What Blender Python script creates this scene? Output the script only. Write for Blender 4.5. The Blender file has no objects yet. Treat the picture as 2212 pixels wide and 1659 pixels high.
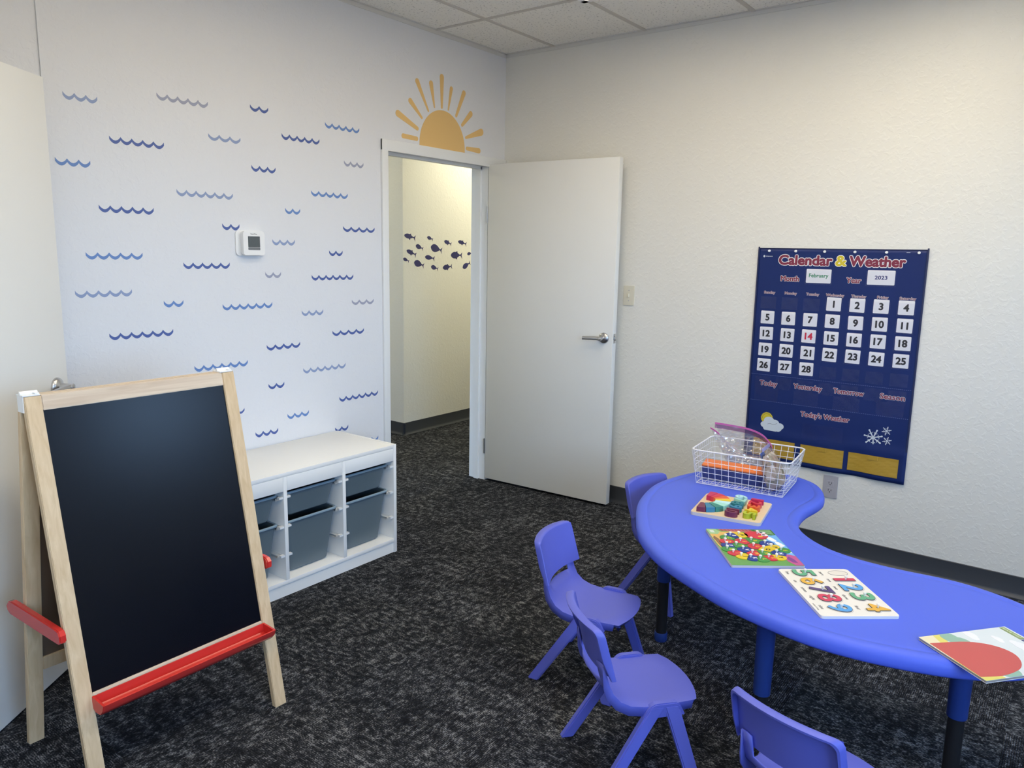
import bpy, bmesh, math, random
from mathutils import Vector, Matrix
random.seed(7)
PI = math.pi
sc = bpy.context.scene
C = sc.collection

# ------------------------------------------------------------------ camera
cam = bpy.data.cameras.new('camera')
cam.sensor_fit = 'HORIZONTAL'; cam.sensor_width = 36.0
cam.lens = 36.0 * 1645.72 / 2212.0
cam.clip_start = 0.05
camo = bpy.data.objects.new('camera', cam); C.objects.link(camo)
_y, _p, _r = 0.9235, -0.1708, 0.0184
fw = Vector((math.sin(_y)*math.cos(_p), math.cos(_y)*math.cos(_p), math.sin(_p)))
rt = Vector((math.cos(_y), -math.sin(_y), 0)); up = rt.cross(fw)
rt2 = math.cos(_r)*rt + math.sin(_r)*up; up2 = -math.sin(_r)*rt + math.cos(_r)*up
M = Matrix((rt2, up2, -fw)).transposed().to_4x4(); M.translation = Vector((-3.9949, -3.1136, 1.5054))
camo.matrix_world = M
sc.camera = camo

# ------------------------------------------------------------------ world, daylight, exposure
SKY = 18.5          # daylight outside the window
LAMP = 13.5         # ceiling fixture diffusers
FILL_LAMP = 5.0  # weak fill panels added to lift the wall tops and the corner
HALL_LAMP = 12.0
w = bpy.data.worlds.new('sky'); sc.world = w; w.use_nodes = True
nt = w.node_tree; bg = nt.nodes['Background']
tc = nt.nodes.new('ShaderNodeTexCoord'); sx = nt.nodes.new('ShaderNodeSeparateXYZ'); nt.links.new(tc.outputs['Generated'], sx.inputs[0])
rp = nt.nodes.new('ShaderNodeValToRGB'); nt.links.new(sx.outputs[2], rp.inputs[0])
# dim sunlit ground below the horizon, bright hazy blue sky above it
els = rp.color_ramp.elements
els[0].position = 0.0; els[0].color = (.16, .15, .13, 1)
els[1].position = 1.0; els[1].color = (.24, .48, 1.0, 1)
e = els.new(.06); e.color = (.40, .65, 1.0, 1)
mr = nt.nodes.new('ShaderNodeMath'); mr.operation = 'ADD'; mr.inputs[1].default_value = .03
nt.links.new(sx.outputs[2], mr.inputs[0]); nt.links.new(mr.outputs[0], rp.inputs[0])
nt.links.new(rp.outputs[0], bg.inputs[0]); bg.inputs[1].default_value = SKY
sc.view_settings.view_transform = 'Standard'; sc.view_settings.look = 'None'
sc.view_settings.gamma = 1.0; sc.view_settings.use_curve_mapping = False
sc.view_settings.exposure = 0.0
sc.cycles.diffuse_bounces = 8; sc.cycles.max_bounces = 14
pl = bpy.data.lights.new('window_daylight', 'AREA'); pl.shape = 'RECTANGLE'; pl.size = 1.75; pl.size_y = 1.35
pl.cycles.is_portal = True
plo = bpy.data.objects.new('window_daylight', pl); C.objects.link(plo)
plo.location = (-3.875, -4.98, 1.575); plo.rotation_euler = (PI/2, 0, 0)
pl2 = pl.copy(); pl2.size = .85; pl2.size_y = .85
plo2 = bpy.data.objects.new('window_daylight', pl2); C.objects.link(plo2)
plo2.location = (-.775, -4.98, 1.85); plo2.rotation_euler = (PI/2, 0, 0)

# ------------------------------------------------------------------ materials
def nmat(name):
    m = bpy.data.materials.new(name); m.use_nodes = True
    nt = m.node_tree; return m, nt, nt.nodes['Principled BSDF']
def mat(name, col, rough=.5, metal=0., bump=None, spec=None, coat=0., var=None, trans=0., alpha=1., emit=None):
    m, nt, b = nmat(name)
    b.inputs['Base Color'].default_value = (*col, 1); b.inputs['Roughness'].default_value = rough
    b.inputs['Metallic'].default_value = metal
    if spec is not None: b.inputs['Specular IOR Level'].default_value = spec
    if coat: b.inputs['Coat Weight'].default_value = coat; b.inputs['Coat Roughness'].default_value = .1
    if trans: b.inputs['Transmission Weight'].default_value = trans
    if alpha < 1: b.inputs['Alpha'].default_value = alpha
    if emit: b.inputs['Emission Color'].default_value = (*emit[0], 1); b.inputs['Emission Strength'].default_value = emit[1]
    tc = nt.nodes.new('ShaderNodeTexCoord')
    if var:
        n = nt.nodes.new('ShaderNodeTexNoise'); n.inputs['Scale'].default_value = var[0]; n.inputs['Detail'].default_value = 4
        nt.links.new(tc.outputs['Object'], n.inputs['Vector'])
        r = nt.nodes.new('ShaderNodeMixRGB'); r.inputs[1].default_value = (*col, 1)
        r.inputs[2].default_value = (*[c*var[1] for c in col], 1)
        nt.links.new(n.outputs[0], r.inputs[0]); nt.links.new(r.outputs[0], b.inputs['Base Color'])
    if bump:
        n = nt.nodes.new('ShaderNodeTexNoise'); n.inputs['Scale'].default_value = bump[0]; n.inputs['Detail'].default_value = 3
        nt.links.new(tc.outputs['Object'], n.inputs['Vector'])
        bp = nt.nodes.new('ShaderNodeBump'); bp.inputs['Strength'].default_value = bump[1]; bp.inputs['Distance'].default_value = bump[2]
        nt.links.new(n.outputs[0], bp.inputs['Height']); nt.links.new(bp.outputs[0], b.inputs['Normal'])
    return m
def srgb(r, g, b):
    f = lambda c: (c/255/12.92 if c/255 <= .04045 else ((c/255+.055)/1.055)**2.4)
    return (f(r), f(g), f(b))
def wall_mat(name, col, rough):
    m, nt, b = nmat(name); b.inputs['Base Color'].default_value = (*col, 1); b.inputs['Roughness'].default_value = rough
    tc = nt.nodes.new('ShaderNodeTexCoord')
    fine = nt.nodes.new('ShaderNodeTexNoise'); fine.inputs['Scale'].default_value = 90; fine.inputs['Detail'].default_value = 4
    big = nt.nodes.new('ShaderNodeTexNoise'); big.inputs['Scale'].default_value = 40; big.inputs['Detail'].default_value = 5; big.inputs['Distortion'].default_value = .6
    for n in (fine, big): nt.links.new(tc.outputs['Object'], n.inputs['Vector'])
    ramp = nt.nodes.new('ShaderNodeValToRGB'); ramp.color_ramp.elements[0].position = .50; ramp.color_ramp.elements[1].position = .62
    nt.links.new(big.outputs[0], ramp.inputs[0])
    add = nt.nodes.new('ShaderNodeMath'); add.operation = 'MULTIPLY_ADD'; add.inputs[1].default_value = .5
    nt.links.new(fine.outputs[0], add.inputs[0]); nt.links.new(ramp.outputs[0], add.inputs[2])
    bp = nt.nodes.new('ShaderNodeBump'); bp.inputs['Strength'].default_value = .22; bp.inputs['Distance'].default_value = .0025
    nt.links.new(add.outputs[0], bp.inputs['Height']); nt.links.new(bp.outputs[0], b.inputs['Normal'])
    return m
def carpet_mat():
    m, nt, b = nmat('carpet'); N = nt.nodes.new; L = nt.links.new
    tc = N('ShaderNodeTexCoord'); sp = N('ShaderNodeSeparateXYZ'); L(tc.outputs['Object'], sp.inputs[0])
    def mth(op, a, b_=None, c=None):
        n = N('ShaderNodeMath'); n.operation = op
        for i, v in enumerate((a, b_, c)):
            if v is None: continue
            if isinstance(v, (int, float)): n.inputs[i].default_value = v
            else: L(v, n.inputs[i])
        return n.outputs[0]
    ck = N('ShaderNodeTexChecker'); ck.inputs['Scale'].default_value = 1/0.61; L(tc.outputs['Object'], ck.inputs['Vector'])
    sw = N('ShaderNodeCombineXYZ'); L(sp.outputs[1], sw.inputs[0]); L(sp.outputs[0], sw.inputs[1])
    mx = N('ShaderNodeMixRGB'); L(ck.outputs['Fac'], mx.inputs[0]); L(tc.outputs['Object'], mx.inputs[1]); L(sw.outputs[0], mx.inputs[2])
    def noise(scale3, sc_, det, src=mx.outputs[0]):
        mp = N('ShaderNodeMapping'); mp.inputs['Scale'].default_value = scale3; L(src, mp.inputs['Vector'])
        n = N('ShaderNodeTexNoise'); n.inputs['Scale'].default_value = sc_; n.inputs['Detail'].default_value = det; L(mp.outputs[0], n.inputs['Vector'])
        return n.outputs[0]
    s2 = N('ShaderNodeSeparateXYZ'); L(mx.outputs[0], s2.inputs[0])
    rows = mth('MULTIPLY_ADD', mth('SINE', mth('MULTIPLY', s2.outputs[0], 2*PI/.0065)), .5, .5)
    loops = noise((1, .5, 1), 260, 1)
    patch = noise((1.3, .55, 1), 52, 3)
    cross = noise((.35, 1, 1), 34, 2)
    big = noise((1, 1, 1), 4, 2)
    a = mth('MULTIPLY_ADD', loops, .42, mth('MULTIPLY_ADD', patch, .40, mth('MULTIPLY_ADD', cross, .22, mth('MULTIPLY', big, .12))))
    a = mth('MULTIPLY_ADD', rows, .05, a)
    rp = N('ShaderNodeValToRGB'); cr = rp.color_ramp
    cr.elements[0].position = .54; cr.elements[0].color = (.0090, .0098, .0125, 1)
    cr.elements[1].position = .76; cr.elements[1].color = (.26, .265, .275, 1)
    e = cr.elements.new(.63); e.color = (.032, .034, .040, 1)
    L(a, rp.inputs[0]); L(rp.outputs[0], b.inputs['Base Color'])
    b.inputs['Roughness'].default_value = .95; b.inputs['Specular IOR Level'].default_value = .1
    bp = N('ShaderNodeBump'); bp.inputs['Strength'].default_value = .6; bp.inputs['Distance'].default_value = .004
    L(mth('ADD', loops, rows), bp.inputs['Height']); L(bp.outputs[0], b.inputs['Normal'])
    return m
def wood_mat(name, c1, c2, axis):
    m, nt, b = nmat(name); N = nt.nodes.new; L = nt.links.new
    tc = N('ShaderNodeTexCoord'); mp = N('ShaderNodeMapping')
    s = [55, 55, 55]; s[axis] = 3.0; mp.inputs['Scale'].default_value = s; L(tc.outputs['Object'], mp.inputs['Vector'])
    n = N('ShaderNodeTexNoise'); n.inputs['Scale'].default_value = 1.2; n.inputs['Detail'].default_value = 6; n.inputs['Distortion'].default_value = .8; L(mp.outputs[0], n.inputs['Vector'])
    r = N('ShaderNodeValToRGB'); r.color_ramp.elements[0].position = .3; r.color_ramp.elements[1].position = .7
    r.color_ramp.elements[0].color = (*c1, 1); r.color_ramp.elements[1].color = (*c2, 1)
    L(n.outputs[0], r.inputs[0]); L(r.outputs[0], b.inputs['Base Color']); b.inputs['Roughness'].default_value = .55
    return m
def film_mat(name, tint, gloss, rough, bump=None, haze=0.):
    m = bpy.data.materials.new(name); m.use_nodes = True; nt = m.node_tree; N = nt.nodes.new; L = nt.links.new
    nt.nodes.remove(nt.nodes['Principled BSDF'])
    t = N('ShaderNodeBsdfTransparent'); t.inputs[0].default_value = (*tint, 1)
    g = N('ShaderNodeBsdfGlossy'); g.inputs['Roughness'].default_value = rough
    d = N('ShaderNodeBsdfDiffuse'); d.inputs[0].default_value = (.85, .85, .87, 1)
    m1 = N('ShaderNodeMixShader'); m1.inputs[0].default_value = haze; L(t.outputs[0], m1.inputs[1]); L(d.outputs[0], m1.inputs[2])
    mx = N('ShaderNodeMixShader'); mx.inputs[0].default_value = gloss
    L(m1.outputs[0], mx.inputs[1]); L(g.outputs[0], mx.inputs[2]); L(mx.outputs[0], nt.nodes['Material Output'].inputs[0])
    if bump:
        tc = N('ShaderNodeTexCoord'); n = N('ShaderNodeTexVoronoi' if bump[1] > .9 else 'ShaderNodeTexNoise'); n.inputs['Scale'].default_value = bump[0]
        L(tc.outputs['Object'], n.inputs['Vector']); bp = N('ShaderNodeBump'); bp.inputs['Strength'].default_value = bump[1]; bp.inputs['Distance'].default_value = bump[2]
        L(n.outputs[0], bp.inputs['Height']); L(bp.outputs[0], g.inputs['Normal'])
    return m
def ceil_mat():
    m, nt, b = nmat('ceiling_tile'); N = nt.nodes.new; L = nt.links.new
    tc = N('ShaderNodeTexCoord'); n = N('ShaderNodeTexNoise'); n.inputs['Scale'].default_value = 95; n.inputs['Detail'].default_value = 2
    L(tc.outputs['Object'], n.inputs['Vector'])
    r = N('ShaderNodeValToRGB'); r.color_ramp.elements[0].position = .30; r.color_ramp.elements[1].position = .40
    r.color_ramp.elements[0].color = (.52, .505, .46, 1); r.color_ramp.elements[1].color = (.88, .86, .79, 1)
    L(n.outputs[0], r.inputs[0]); L(r.outputs[0], b.inputs['Base Color']); b.inputs['Roughness'].default_value = .9
    bp = N('ShaderNodeBump'); bp.inputs['Strength'].default_value = .3; bp.inputs['Distance'].default_value = .003
    L(r.outputs[0], bp.inputs['Height']); L(bp.outputs[0], b.inputs['Normal'])
    return m

m_wall = wall_mat('white_wall_paint', (.735, .745, .765), .42)
m_wallr = wall_mat('right_wall_paint', (.74, .73, .68), .5)
m_hall = wall_mat('hall_wall_paint', (.76, .75, .69), .55)
m_carpet = carpet_mat()
m_ceil = ceil_mat()
m_grid = mat('ceiling_bar', (.58, .55, .49), .5)
m_angle = mat('wall_angle', (.66, .65, .61), .45)
m_base = mat('vinyl_cove_base', (.036, .041, .050), .45)
m_trim = mat('white_trim', (.78, .79, .78), .35)
m_door = mat('door_paint', (.75, .75, .72), .5, spec=.3)
m_lamin = mat('white_laminate', (.82, .82, .80), .35)
m_bin = mat('blue_grey_plastic', (.125, .165, .190), .35, trans=.12, bump=(300, .05, .001))
m_runner = mat('clear_white_plastic', (.74, .75, .74), .3)
m_blue = mat('table_blue_plastic', (.085, .14, .70), .50, spec=.3, bump=(500, .08, .0006))
m_chair = mat('chair_blue_plastic', (.105, .125, .53), .48, bump=(500, .06, .0006))
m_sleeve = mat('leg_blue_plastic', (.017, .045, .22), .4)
m_black = mat('black_steel', (.012, .012, .014), .4)
m_chrome = mat('satin_nickel', (.55, .55, .55), .28, metal=1.)
m_wooda = wood_mat('pine_upright', (.58, .41, .23), (.70, .53, .33), 2)
m_woodu = wood_mat('pine_rail', (.55, .42, .30), (.70, .58, .44), 0)
m_board = mat('blackboard', (.0018, .0025, .0052), .27, spec=.26)
m_hard = mat('hardboard', (.14, .095, .062), .6, var=(20, .8))
m_red = mat('red_plastic', (.62, .035, .028), .22)
m_whitep = mat('white_plastic', (.84, .84, .83), .3)
m_ivory = mat('ivory_plastic', (.66, .63, .52), .35)
m_greyp = mat('grey_plastic', (.40, .39, .42), .35)
m_dark = mat('dark_slot', (.03, .03, .03), .6)
m_screen = mat('lcd_grey', (.085, .10, .105), .15)
m_screen2 = mat('lcd_strip', (.16, .17, .18), .2)
m_cal = mat('blue_vinyl_fabric', (.011, .027, .135), .42, spec=.25, var=(7, .8))
m_film = film_mat('clear_pocket', (.95, .955, .98), .035, .22, (40, .3, .003))
m_pouch = mat('yellow_vinyl', (.43, .27, .035), .35, bump=(28, .35, .004))
m_stitch = mat('white_thread', (.22, .28, .50), .7)
m_white = mat('white_print', (.80, .80, .82), .5)
m_maroon = mat('maroon_print', (.20, .020, .050), .5)
m_card = mat('white_card', (.76, .76, .79), .4)
m_ink = mat('black_ink', (.010, .010, .014), .5)
m_redink = mat('red_ink', (.60, .012, .045), .5)
m_greenink = mat('green_ink', (.03, .24, .12), .5)
m_navyink = mat('navy_ink', (.02, .03, .15), .5)
m_yellow = mat('yellow_print', (.62, .50, .03), .5)
m_cloud = mat('pale_grey_print', (.58, .64, .70), .5)
m_gold = mat('gold_vinyl', (.76, .50, .19), .5)
m_wavedark = mat('dark_blue_vinyl', (.070, .115, .34), .45)
m_wavemid = mat('mid_blue_vinyl', (.13, .24, .52), .45)
m_wavepale = mat('pale_blue_vinyl', (.26, .33, .52), .45)
m_wavegrey = mat('grey_blue_vinyl', (.32, .34, .45), .45)
m_fish = mat('navy_vinyl', (.020, .022, .12), .4)
m_wire = mat('white_wire', (.80, .80, .82), .3)
m_diff = mat('lamp_diffuser', (.9, .9, .9), .5, emit=((1.0, .90, .70), LAMP))
m_fill = mat('fill_panel_diffuser', (.9, .9, .9), .5, emit=((1.0, .86, .64), FILL_LAMP))  # glow of the two added fill panels
m_diffh = mat('hall_lamp_diffuser', (.9, .9, .9), .5, emit=((1.0, .94, .72), HALL_LAMP))

# ------------------------------------------------------------------ mesh helpers
def finish(bm, smooth=None):
    bmesh.ops.recalc_face_normals(bm, faces=bm.faces)
def obj(name, bm, m, parent=None, smooth=35, at=None):
    if not isinstance(bm, bpy.types.Mesh):
        me = bpy.data.meshes.new(name); bmesh.ops.recalc_face_normals(bm, faces=bm.faces); bm.to_mesh(me); bm.free()
    else: me = bm
    if not me.materials: me.materials.append(m)
    if smooth and len(me.polygons):
        me.polygons.foreach_set('use_smooth', [True]*len(me.polygons)); me.set_sharp_from_angle(angle=math.radians(smooth))
    o = bpy.data.objects.new(name, me); C.objects.link(o)
    if parent is not None: o.parent = parent
    if at is not None: o.location = at
    return o
def thing(name, label, cat, mw=None, loc=None, rz=0, group=None):
    o = bpy.data.objects.new(name, None); C.objects.link(o); o.empty_display_size = .05
    if mw is not None: o.matrix_world = mw
    elif loc is not None: o.location = loc; o.rotation_euler = (0, 0, rz)
    o['label'] = label; o['category'] = cat
    if group: o['group'] = group
    return o
def tag(o, label, cat, group=None):
    o['label'] = label; o['category'] = cat
    if group: o['group'] = group
    return o
def struct(name, bm, m, parent=None, smooth=35):
    o = obj(name, bm, m, parent, smooth)
    if parent is None: o['kind'] = 'structure'
    return o
def box(bm, x0, x1, y0, y1, z0, z1, bev=0., seg=2, mx=None):
    r = bmesh.ops.create_cube(bm, size=1.)
    vs = r['verts']
    for v in vs:
        v.co = Vector((x0+(v.co.x+.5)*(x1-x0), y0+(v.co.y+.5)*(y1-y0), z0+(v.co.z+.5)*(z1-z0)))
    if bev:
        es = list({e for v in vs for e in v.link_edges})
        r2 = bmesh.ops.bevel(bm, geom=es, offset=bev, segments=seg, affect='EDGES', profile=.5)
        vs = list({v for f in r2['faces'] for v in f.verts} | {v for v in vs if v.is_valid})
    if mx is not None: bmesh.ops.transform(bm, matrix=mx, verts=vs)
    return vs
def BM(): return bmesh.new()
def bx(*a, **k):
    bm = BM(); box(bm, *a, **k); return bm
def prism(bm, poly, z0, z1, mx=None, inset_top=0.):
    """polygon in XY extruded z0..z1"""
    n = len(poly); lo = [bm.verts.new((p[0], p[1], z0)) for p in poly]; hi = [bm.verts.new((p[0], p[1], z1)) for p in poly]
    bm.faces.new(lo[::-1]); top = bm.faces.new(hi)
    for i in range(n): bm.faces.new((lo[i], lo[(i+1) % n], hi[(i+1) % n], hi[i]))
    if mx is not None: bmesh.ops.transform(bm, matrix=mx, verts=lo+hi)
    return lo+hi
def tube(bm, pts, r, seg=6, closed=False):
    pts = [Vector(p) for p in pts]; n = len(pts); rings = []
    ref = None
    for i, p in enumerate(pts):
        if closed: d = pts[(i+1) % n]-pts[i-1]
        else: d = pts[min(i+1, n-1)]-pts[max(i-1, 0)]
        d.normalize()
        if ref is None:
            ref = Vector((0, 0, 1)) if abs(d.z) < .9 else Vector((1, 0, 0))
        a = (ref - d*ref.dot(d))
        if a.length < 1e-4: a = d.orthogonal()
        a.normalize(); b = d.cross(a); ref = a
        rr = r[i] if isinstance(r, (list, tuple)) else r
        rings.append([bm.verts.new(p + rr*(math.cos(2*PI*k/seg)*a + math.sin(2*PI*k/seg)*b)) for k in range(seg)])
    for i in range(n if closed else n-1):
        A, B = rings[i], rings[(i+1) % n]
        for k in range(seg): bm.faces.new((A[k], A[(k+1) % seg], B[(k+1) % seg], B[k]))
    if not closed: bm.faces.new(rings[0][::-1]); bm.faces.new(rings[-1])
def lathe(bm, prof, seg=20, mx=None):
    rings = []
    for r, z in prof: rings.append([bm.verts.new((max(r, 1e-5)*math.cos(2*PI*k/seg), max(r, 1e-5)*math.sin(2*PI*k/seg), z)) for k in range(seg)])
    for A, B in zip(rings, rings[1:]):
        for k in range(seg): bm.faces.new((A[k], A[(k+1) % seg], B[(k+1) % seg], B[k]))
    bm.faces.new(rings[0][::-1]); bm.faces.new(rings[-1])
    if mx is not None: bmesh.ops.transform(bm, matrix=mx, verts=[v for R in rings for v in R])
def rrect(x0, x1, y0, y1, r, n=5):
    P = []
    for cx, cy, a0 in ((x1-r, y1-r, 0), (x0+r, y1-r, PI/2), (x0+r, y0+r, PI), (x1-r, y0+r, 1.5*PI)):
        for k in range(n+1): a = a0 + PI/2*k/n; P.append((cx+r*math.cos(a), cy+r*math.sin(a)))
    return P
def ellipse(cx, cy, rx, ry, n=24, a0=0, a1=2*PI):
    return [(cx+rx*math.cos(a0+(a1-a0)*k/n), cy+ry*math.sin(a0+(a1-a0)*k/n)) for k in range(n if abs(a1-a0-2*PI) < 1e-6 else n+1)]
_txt = {}
def text_bm(body, size, ext=.0003, off=0., z=0., cx=True, x=0., y=0., width=None, rot=0.):
    """lettering as a mesh in XY, centred on (x,y); off > 0 makes it bolder by that much all round"""
    key = (body, size)
    if key not in _txt:
        cu = bpy.data.curves.new('t', 'FONT'); cu.body = body; cu.size = size; cu.align_x = 'CENTER'; cu.align_y = 'CENTER'; cu.resolution_u = 4; cu.fill_mode = 'FRONT'
        to = bpy.data.objects.new('t', cu); C.objects.link(to)
        dg = bpy.context.evaluated_depsgraph_get(); me = bpy.data.meshes.new_from_object(to.evaluated_get(dg), depsgraph=dg)
        bpy.data.objects.remove(to); bpy.data.curves.remove(cu)
        _txt[key] = me
    src = BM(); src.from_mesh(_txt[key])
    bmesh.ops.remove_doubles(src, verts=src.verts, dist=1e-6)
    xs = [v.co.x for v in src.verts]; ys = [v.co.y for v in src.verts]
    mcx = (min(xs)+max(xs))/2; mcy = (min(ys)+max(ys))/2
    s = (width-2*off)/(max(xs)-min(xs)) if width else 1.
    # extrude the flat glyph faces into a solid
    for v in src.verts: v.co = Vector(((v.co.x-mcx)*s, v.co.y-mcy, 0))
    if ext > 0:
        r = bmesh.ops.extrude_face_region(src, geom=list(src.faces))
        for v in [g for g in r['geom'] if isinstance(g, bmesh.types.BMVert)]: v.co.z += 2*ext
    shifts = [(0, 0)] + ([(off*math.cos(2*PI*k/10), off*math.sin(2*PI*k/10)) for k in range(10)] if off > 0 else [])
    base = bpy.data.meshes.new('b'); src.to_mesh(base); src.free()
    out = BM(); ca, sa = math.cos(rot), math.sin(rot)
    for k, (dx, dy) in enumerate(shifts):
        n0 = len(out.verts); out.from_mesh(base); out.verts.ensure_lookup_table()
        for v in out.verts[n0:]:
            px, py = v.co.x+dx, v.co.y+dy
            v.co = Vector((x+px*ca-py*sa, y+px*sa+py*ca, v.co.z+z+k*.000004))
    bpy.data.meshes.remove(base)
    return out
def join(bms):
    out = BM()
    for b in bms:
        me = bpy.data.meshes.new('j'); b.to_mesh(me); b.free(); out.from_mesh(me); bpy.data.meshes.remove(me)
    return out
def flat(poly, z0=0., z1=.0004):
    bm = BM(); prism(bm, poly, z0, z1); return bm
def frame(o, X, Y):
    X = Vector(X).normalized(); Y = Vector(Y).normalized(); Z = X.cross(Y)
    m = Matrix((X, Y, Z)).transposed().to_4x4(); m.translation = Vector(o); return m
def dup(root, mw, label=None, group=None):
    r = root.copy(); C.objects.link(r); r.matrix_world = mw
    if label: r['label'] = label
    if group: r['group'] = group
    for ch in list(root.children):
        c = ch.copy(); C.objects.link(c); c.parent = r
        for g in ch.children:
            d = g.copy(); C.objects.link(d); d.parent = c
    return r
def spline(P, n=6, closed=True):
    out = []; N = len(P)
    for i in range(N if closed else N-1):
        p = [P[(i+k-1) % N] if closed else P[min(max(i+k-1, 0), N-1)] for k in range(4)]
        for j in range(n):
            t = j/n
            out.append(tuple(.5*(2*p[1][a] + (p[2][a]-p[0][a])*t + (2*p[0][a]-5*p[1][a]+4*p[2][a]-p[3][a])*t*t + (3*p[1][a]-p[0][a]-3*p[2][a]+p[3][a])*t**3) for a in range(len(P[0]))))
    if not closed: out.append(tuple(P[-1]))
    return out

# ------------------------------------------------------------------ room shell
H = 2.7286; T = .12
XL, YB = -4.9, -4.9
struct('floor', bx(XL-.12, 3.12, YB-.12, 3.32, -.1, 0), m_carpet)
struct('ceiling', bx(XL-.12, 3.12, YB-.12, 3.32, H, H+.1), m_ceil)
bm = BM()
box(bm, -2.725, -1.05, 0, T, 0, H); box(bm, -1.05, -.15, 0, T, 2.05, H); box(bm, -.15, 0, 0, T, 0, H)
struct('wall_back', bm, m_wall, smooth=0)
bm = BM(); box(bm, 0, T, YB-.12, T, 0, H)
struct('wall_right', bm, m_wallr, smooth=0)
bm = BM()   # behind the camera, with the window opening
box(bm, XL, -4.7, YB-.12, YB, 0, H); box(bm, -3.05, -1.2, YB-.12, YB, 0, H); box(bm, -.35, 0, YB-.12, YB, 0, H); box(bm, -1.2, -.35, YB-.12, YB, 0, 1.42); box(bm, -1.2, -.35, YB-.12, YB, 2.28, H); box(bm, -4.7, -3.05, YB-.12, YB, 0, .9); box(bm, -4.7, -3.05, YB-.12, YB, 2.25, H)
struct('wall_front', bm, m_wall, smooth=0)
bm = BM()
box(bm, XL-.12, XL, YB-.12, .14, 0, H)                      # outer left wall
box(bm, XL, -3.6, -.98, -.88, 0, H)                         # jog
box(bm, -3.7, -3.6, -.88, .02, 2.06, H)   # beside and over the left door
struct('wall_left', bm, m_wall, smooth=0)
struct('wall_recess', bx(XL, -2.725, .006, .12, 0, H), m_wall, smooth=0)
# window
wf = BM()
for a in ((-4.7, -4.64, .9, 2.25), (-3.11, -3.05, .9, 2.25), (-4.64, -3.11, .9, .96), (-4.64, -3.11, 2.19, 2.25), (-3.9, -3.85, .96, 2.19)):
    box(wf, a[0], a[1], YB-.08, YB-.02, a[2], a[3])
wo = struct('window_1', wf, m_trim)
obj('window_sill', bx(-4.74, -3.01, YB-.02, YB+.05, .875, .90, .004), m_trim, wo)
wf = BM()
for a in ((-1.2, -1.15, 1.42, 2.28), (-.4, -.35, 1.42, 2.28), (-1.15, -.4, 1.42, 1.47), (-1.15, -.4, 2.23, 2.28)):
    box(wf, a[0], a[1], YB-.08, YB-.02, a[2], a[3])
wo = struct('window_2', wf, m_trim)
obj('window_sill', bx(-1.24, -.31, YB-.02, YB+.05, 1.395, 1.42, .004), m_trim, wo)
# ceiling grid and wall angle
gb = BM()
for k in range(-1, 9):
    y = -.364-.609*k
    if y < 0 and y > YB: box(gb, XL, 0, y-.012, y+.012, H-.004, H)
for k in range(4):
    x = -.652-1.219*k
    box(gb, x-.012, x+.012, YB, 0, H-.0035, H)
struct('trim_1', gb, m_grid)
tb = BM()
box(tb, -2.725, 0, -.004, 0, H-.022, H); box(tb, -2.725, 0, -.022, 0, H-.0032, H)
box(tb, -.004, 0, YB, 0, H-.022, H); box(tb, -.022, 0, YB, 0, H-.0032, H)
struct('trim_2', tb, m_angle)
# cove base
def cove(bm, a, b, nrm):
    a, b, nrm = Vector(a), Vector(b), Vector(nrm); prof = [(0, 0), (.021, 0), (.021, .003), (.010, .012), (.006, .022), (.0055, .099), (.004, .101), (0, .101)]
    A = [bm.verts.new(a+nrm*p+Vector((0, 0, z))) for p, z in prof]; B = [bm.verts.new(b+nrm*p+Vector((0, 0, z))) for p, z in prof]
    n = len(prof)
    for i in range(n): bm.faces.new((A[i], A[(i+1) % n], B[(i+1) % n], B[i]))
    bm.faces.new(A[::-1]); bm.faces.new(B)
bm = BM(); cove(bm, (0, 0, 0), (0, YB, 0), (-1, 0, 0)); struct('baseboard_right', bm, m_base)
bm = BM(); cove(bm, (-2.725, 0, 0), (-1.076, 0, 0), (0, -1, 0)); struct('baseboard_back', bm, m_base)
# hallway beyond the door
HY, HX = 1.30, .375
struct('wall_hallway', bx(HX, 3, HY, HY+1.9, 0, H), m_hall, smooth=0)
bm = BM(); box(bm, -2.6, HX, 3.2, 3.32, 0, H); box(bm, 3, 3.12, 0, HY, 0, H); box(bm, -2.605, -2.6, .45, 3.32, 0, H)
box(bm, 0.12, 3, 0.0, T, 0, H)
struct('wall_hallway_far', bm, m_hall, smooth=0)
bm = BM(); cove(bm, (HX-.02, HY, 0), (3, HY, 0), (0, -1, 0)); cove(bm, (HX, HY-.02, 0), (HX, 3.2, 0), (-1, 0, 0)); struct('baseboard_hallway', bm, m_base)

# door casing and jamb
bm = BM()
box(bm, -1.0746, -1.03, -.014, 0, 0, 2.0895, .003); box(bm, -.1246, -.085, -.014, 0, 0, 2.0895, .003)
box(bm, -1.0746, -.002, -.0145, 0, 2.031, 2.0895, .003)
struct('trim_3', bm, m_trim)
bm = BM()
box(bm, -.165, -.15, .0, T+.014, 0, 2.05); box(bm, -.178, -.165, .05, .085, 0, 2.032)
box(bm, -1.05, -1.035, .0, T+.014, 0, 2.05); box(bm, -1.035, -1.022, .05, .085, 0, 2.032)
box(bm, -1.035, -.165, .0, T+.014, 2.036, 2.05); box(bm, -1.035, -.165, .05, .085, 2.02, 2.036)
box(bm, -.15, -.10, T, T+.014, 0, 2.09); box(bm, -1.10, -1.05, T, T+.014, 0, 2.09)
struct('trim_4', bm, m_trim)
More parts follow.
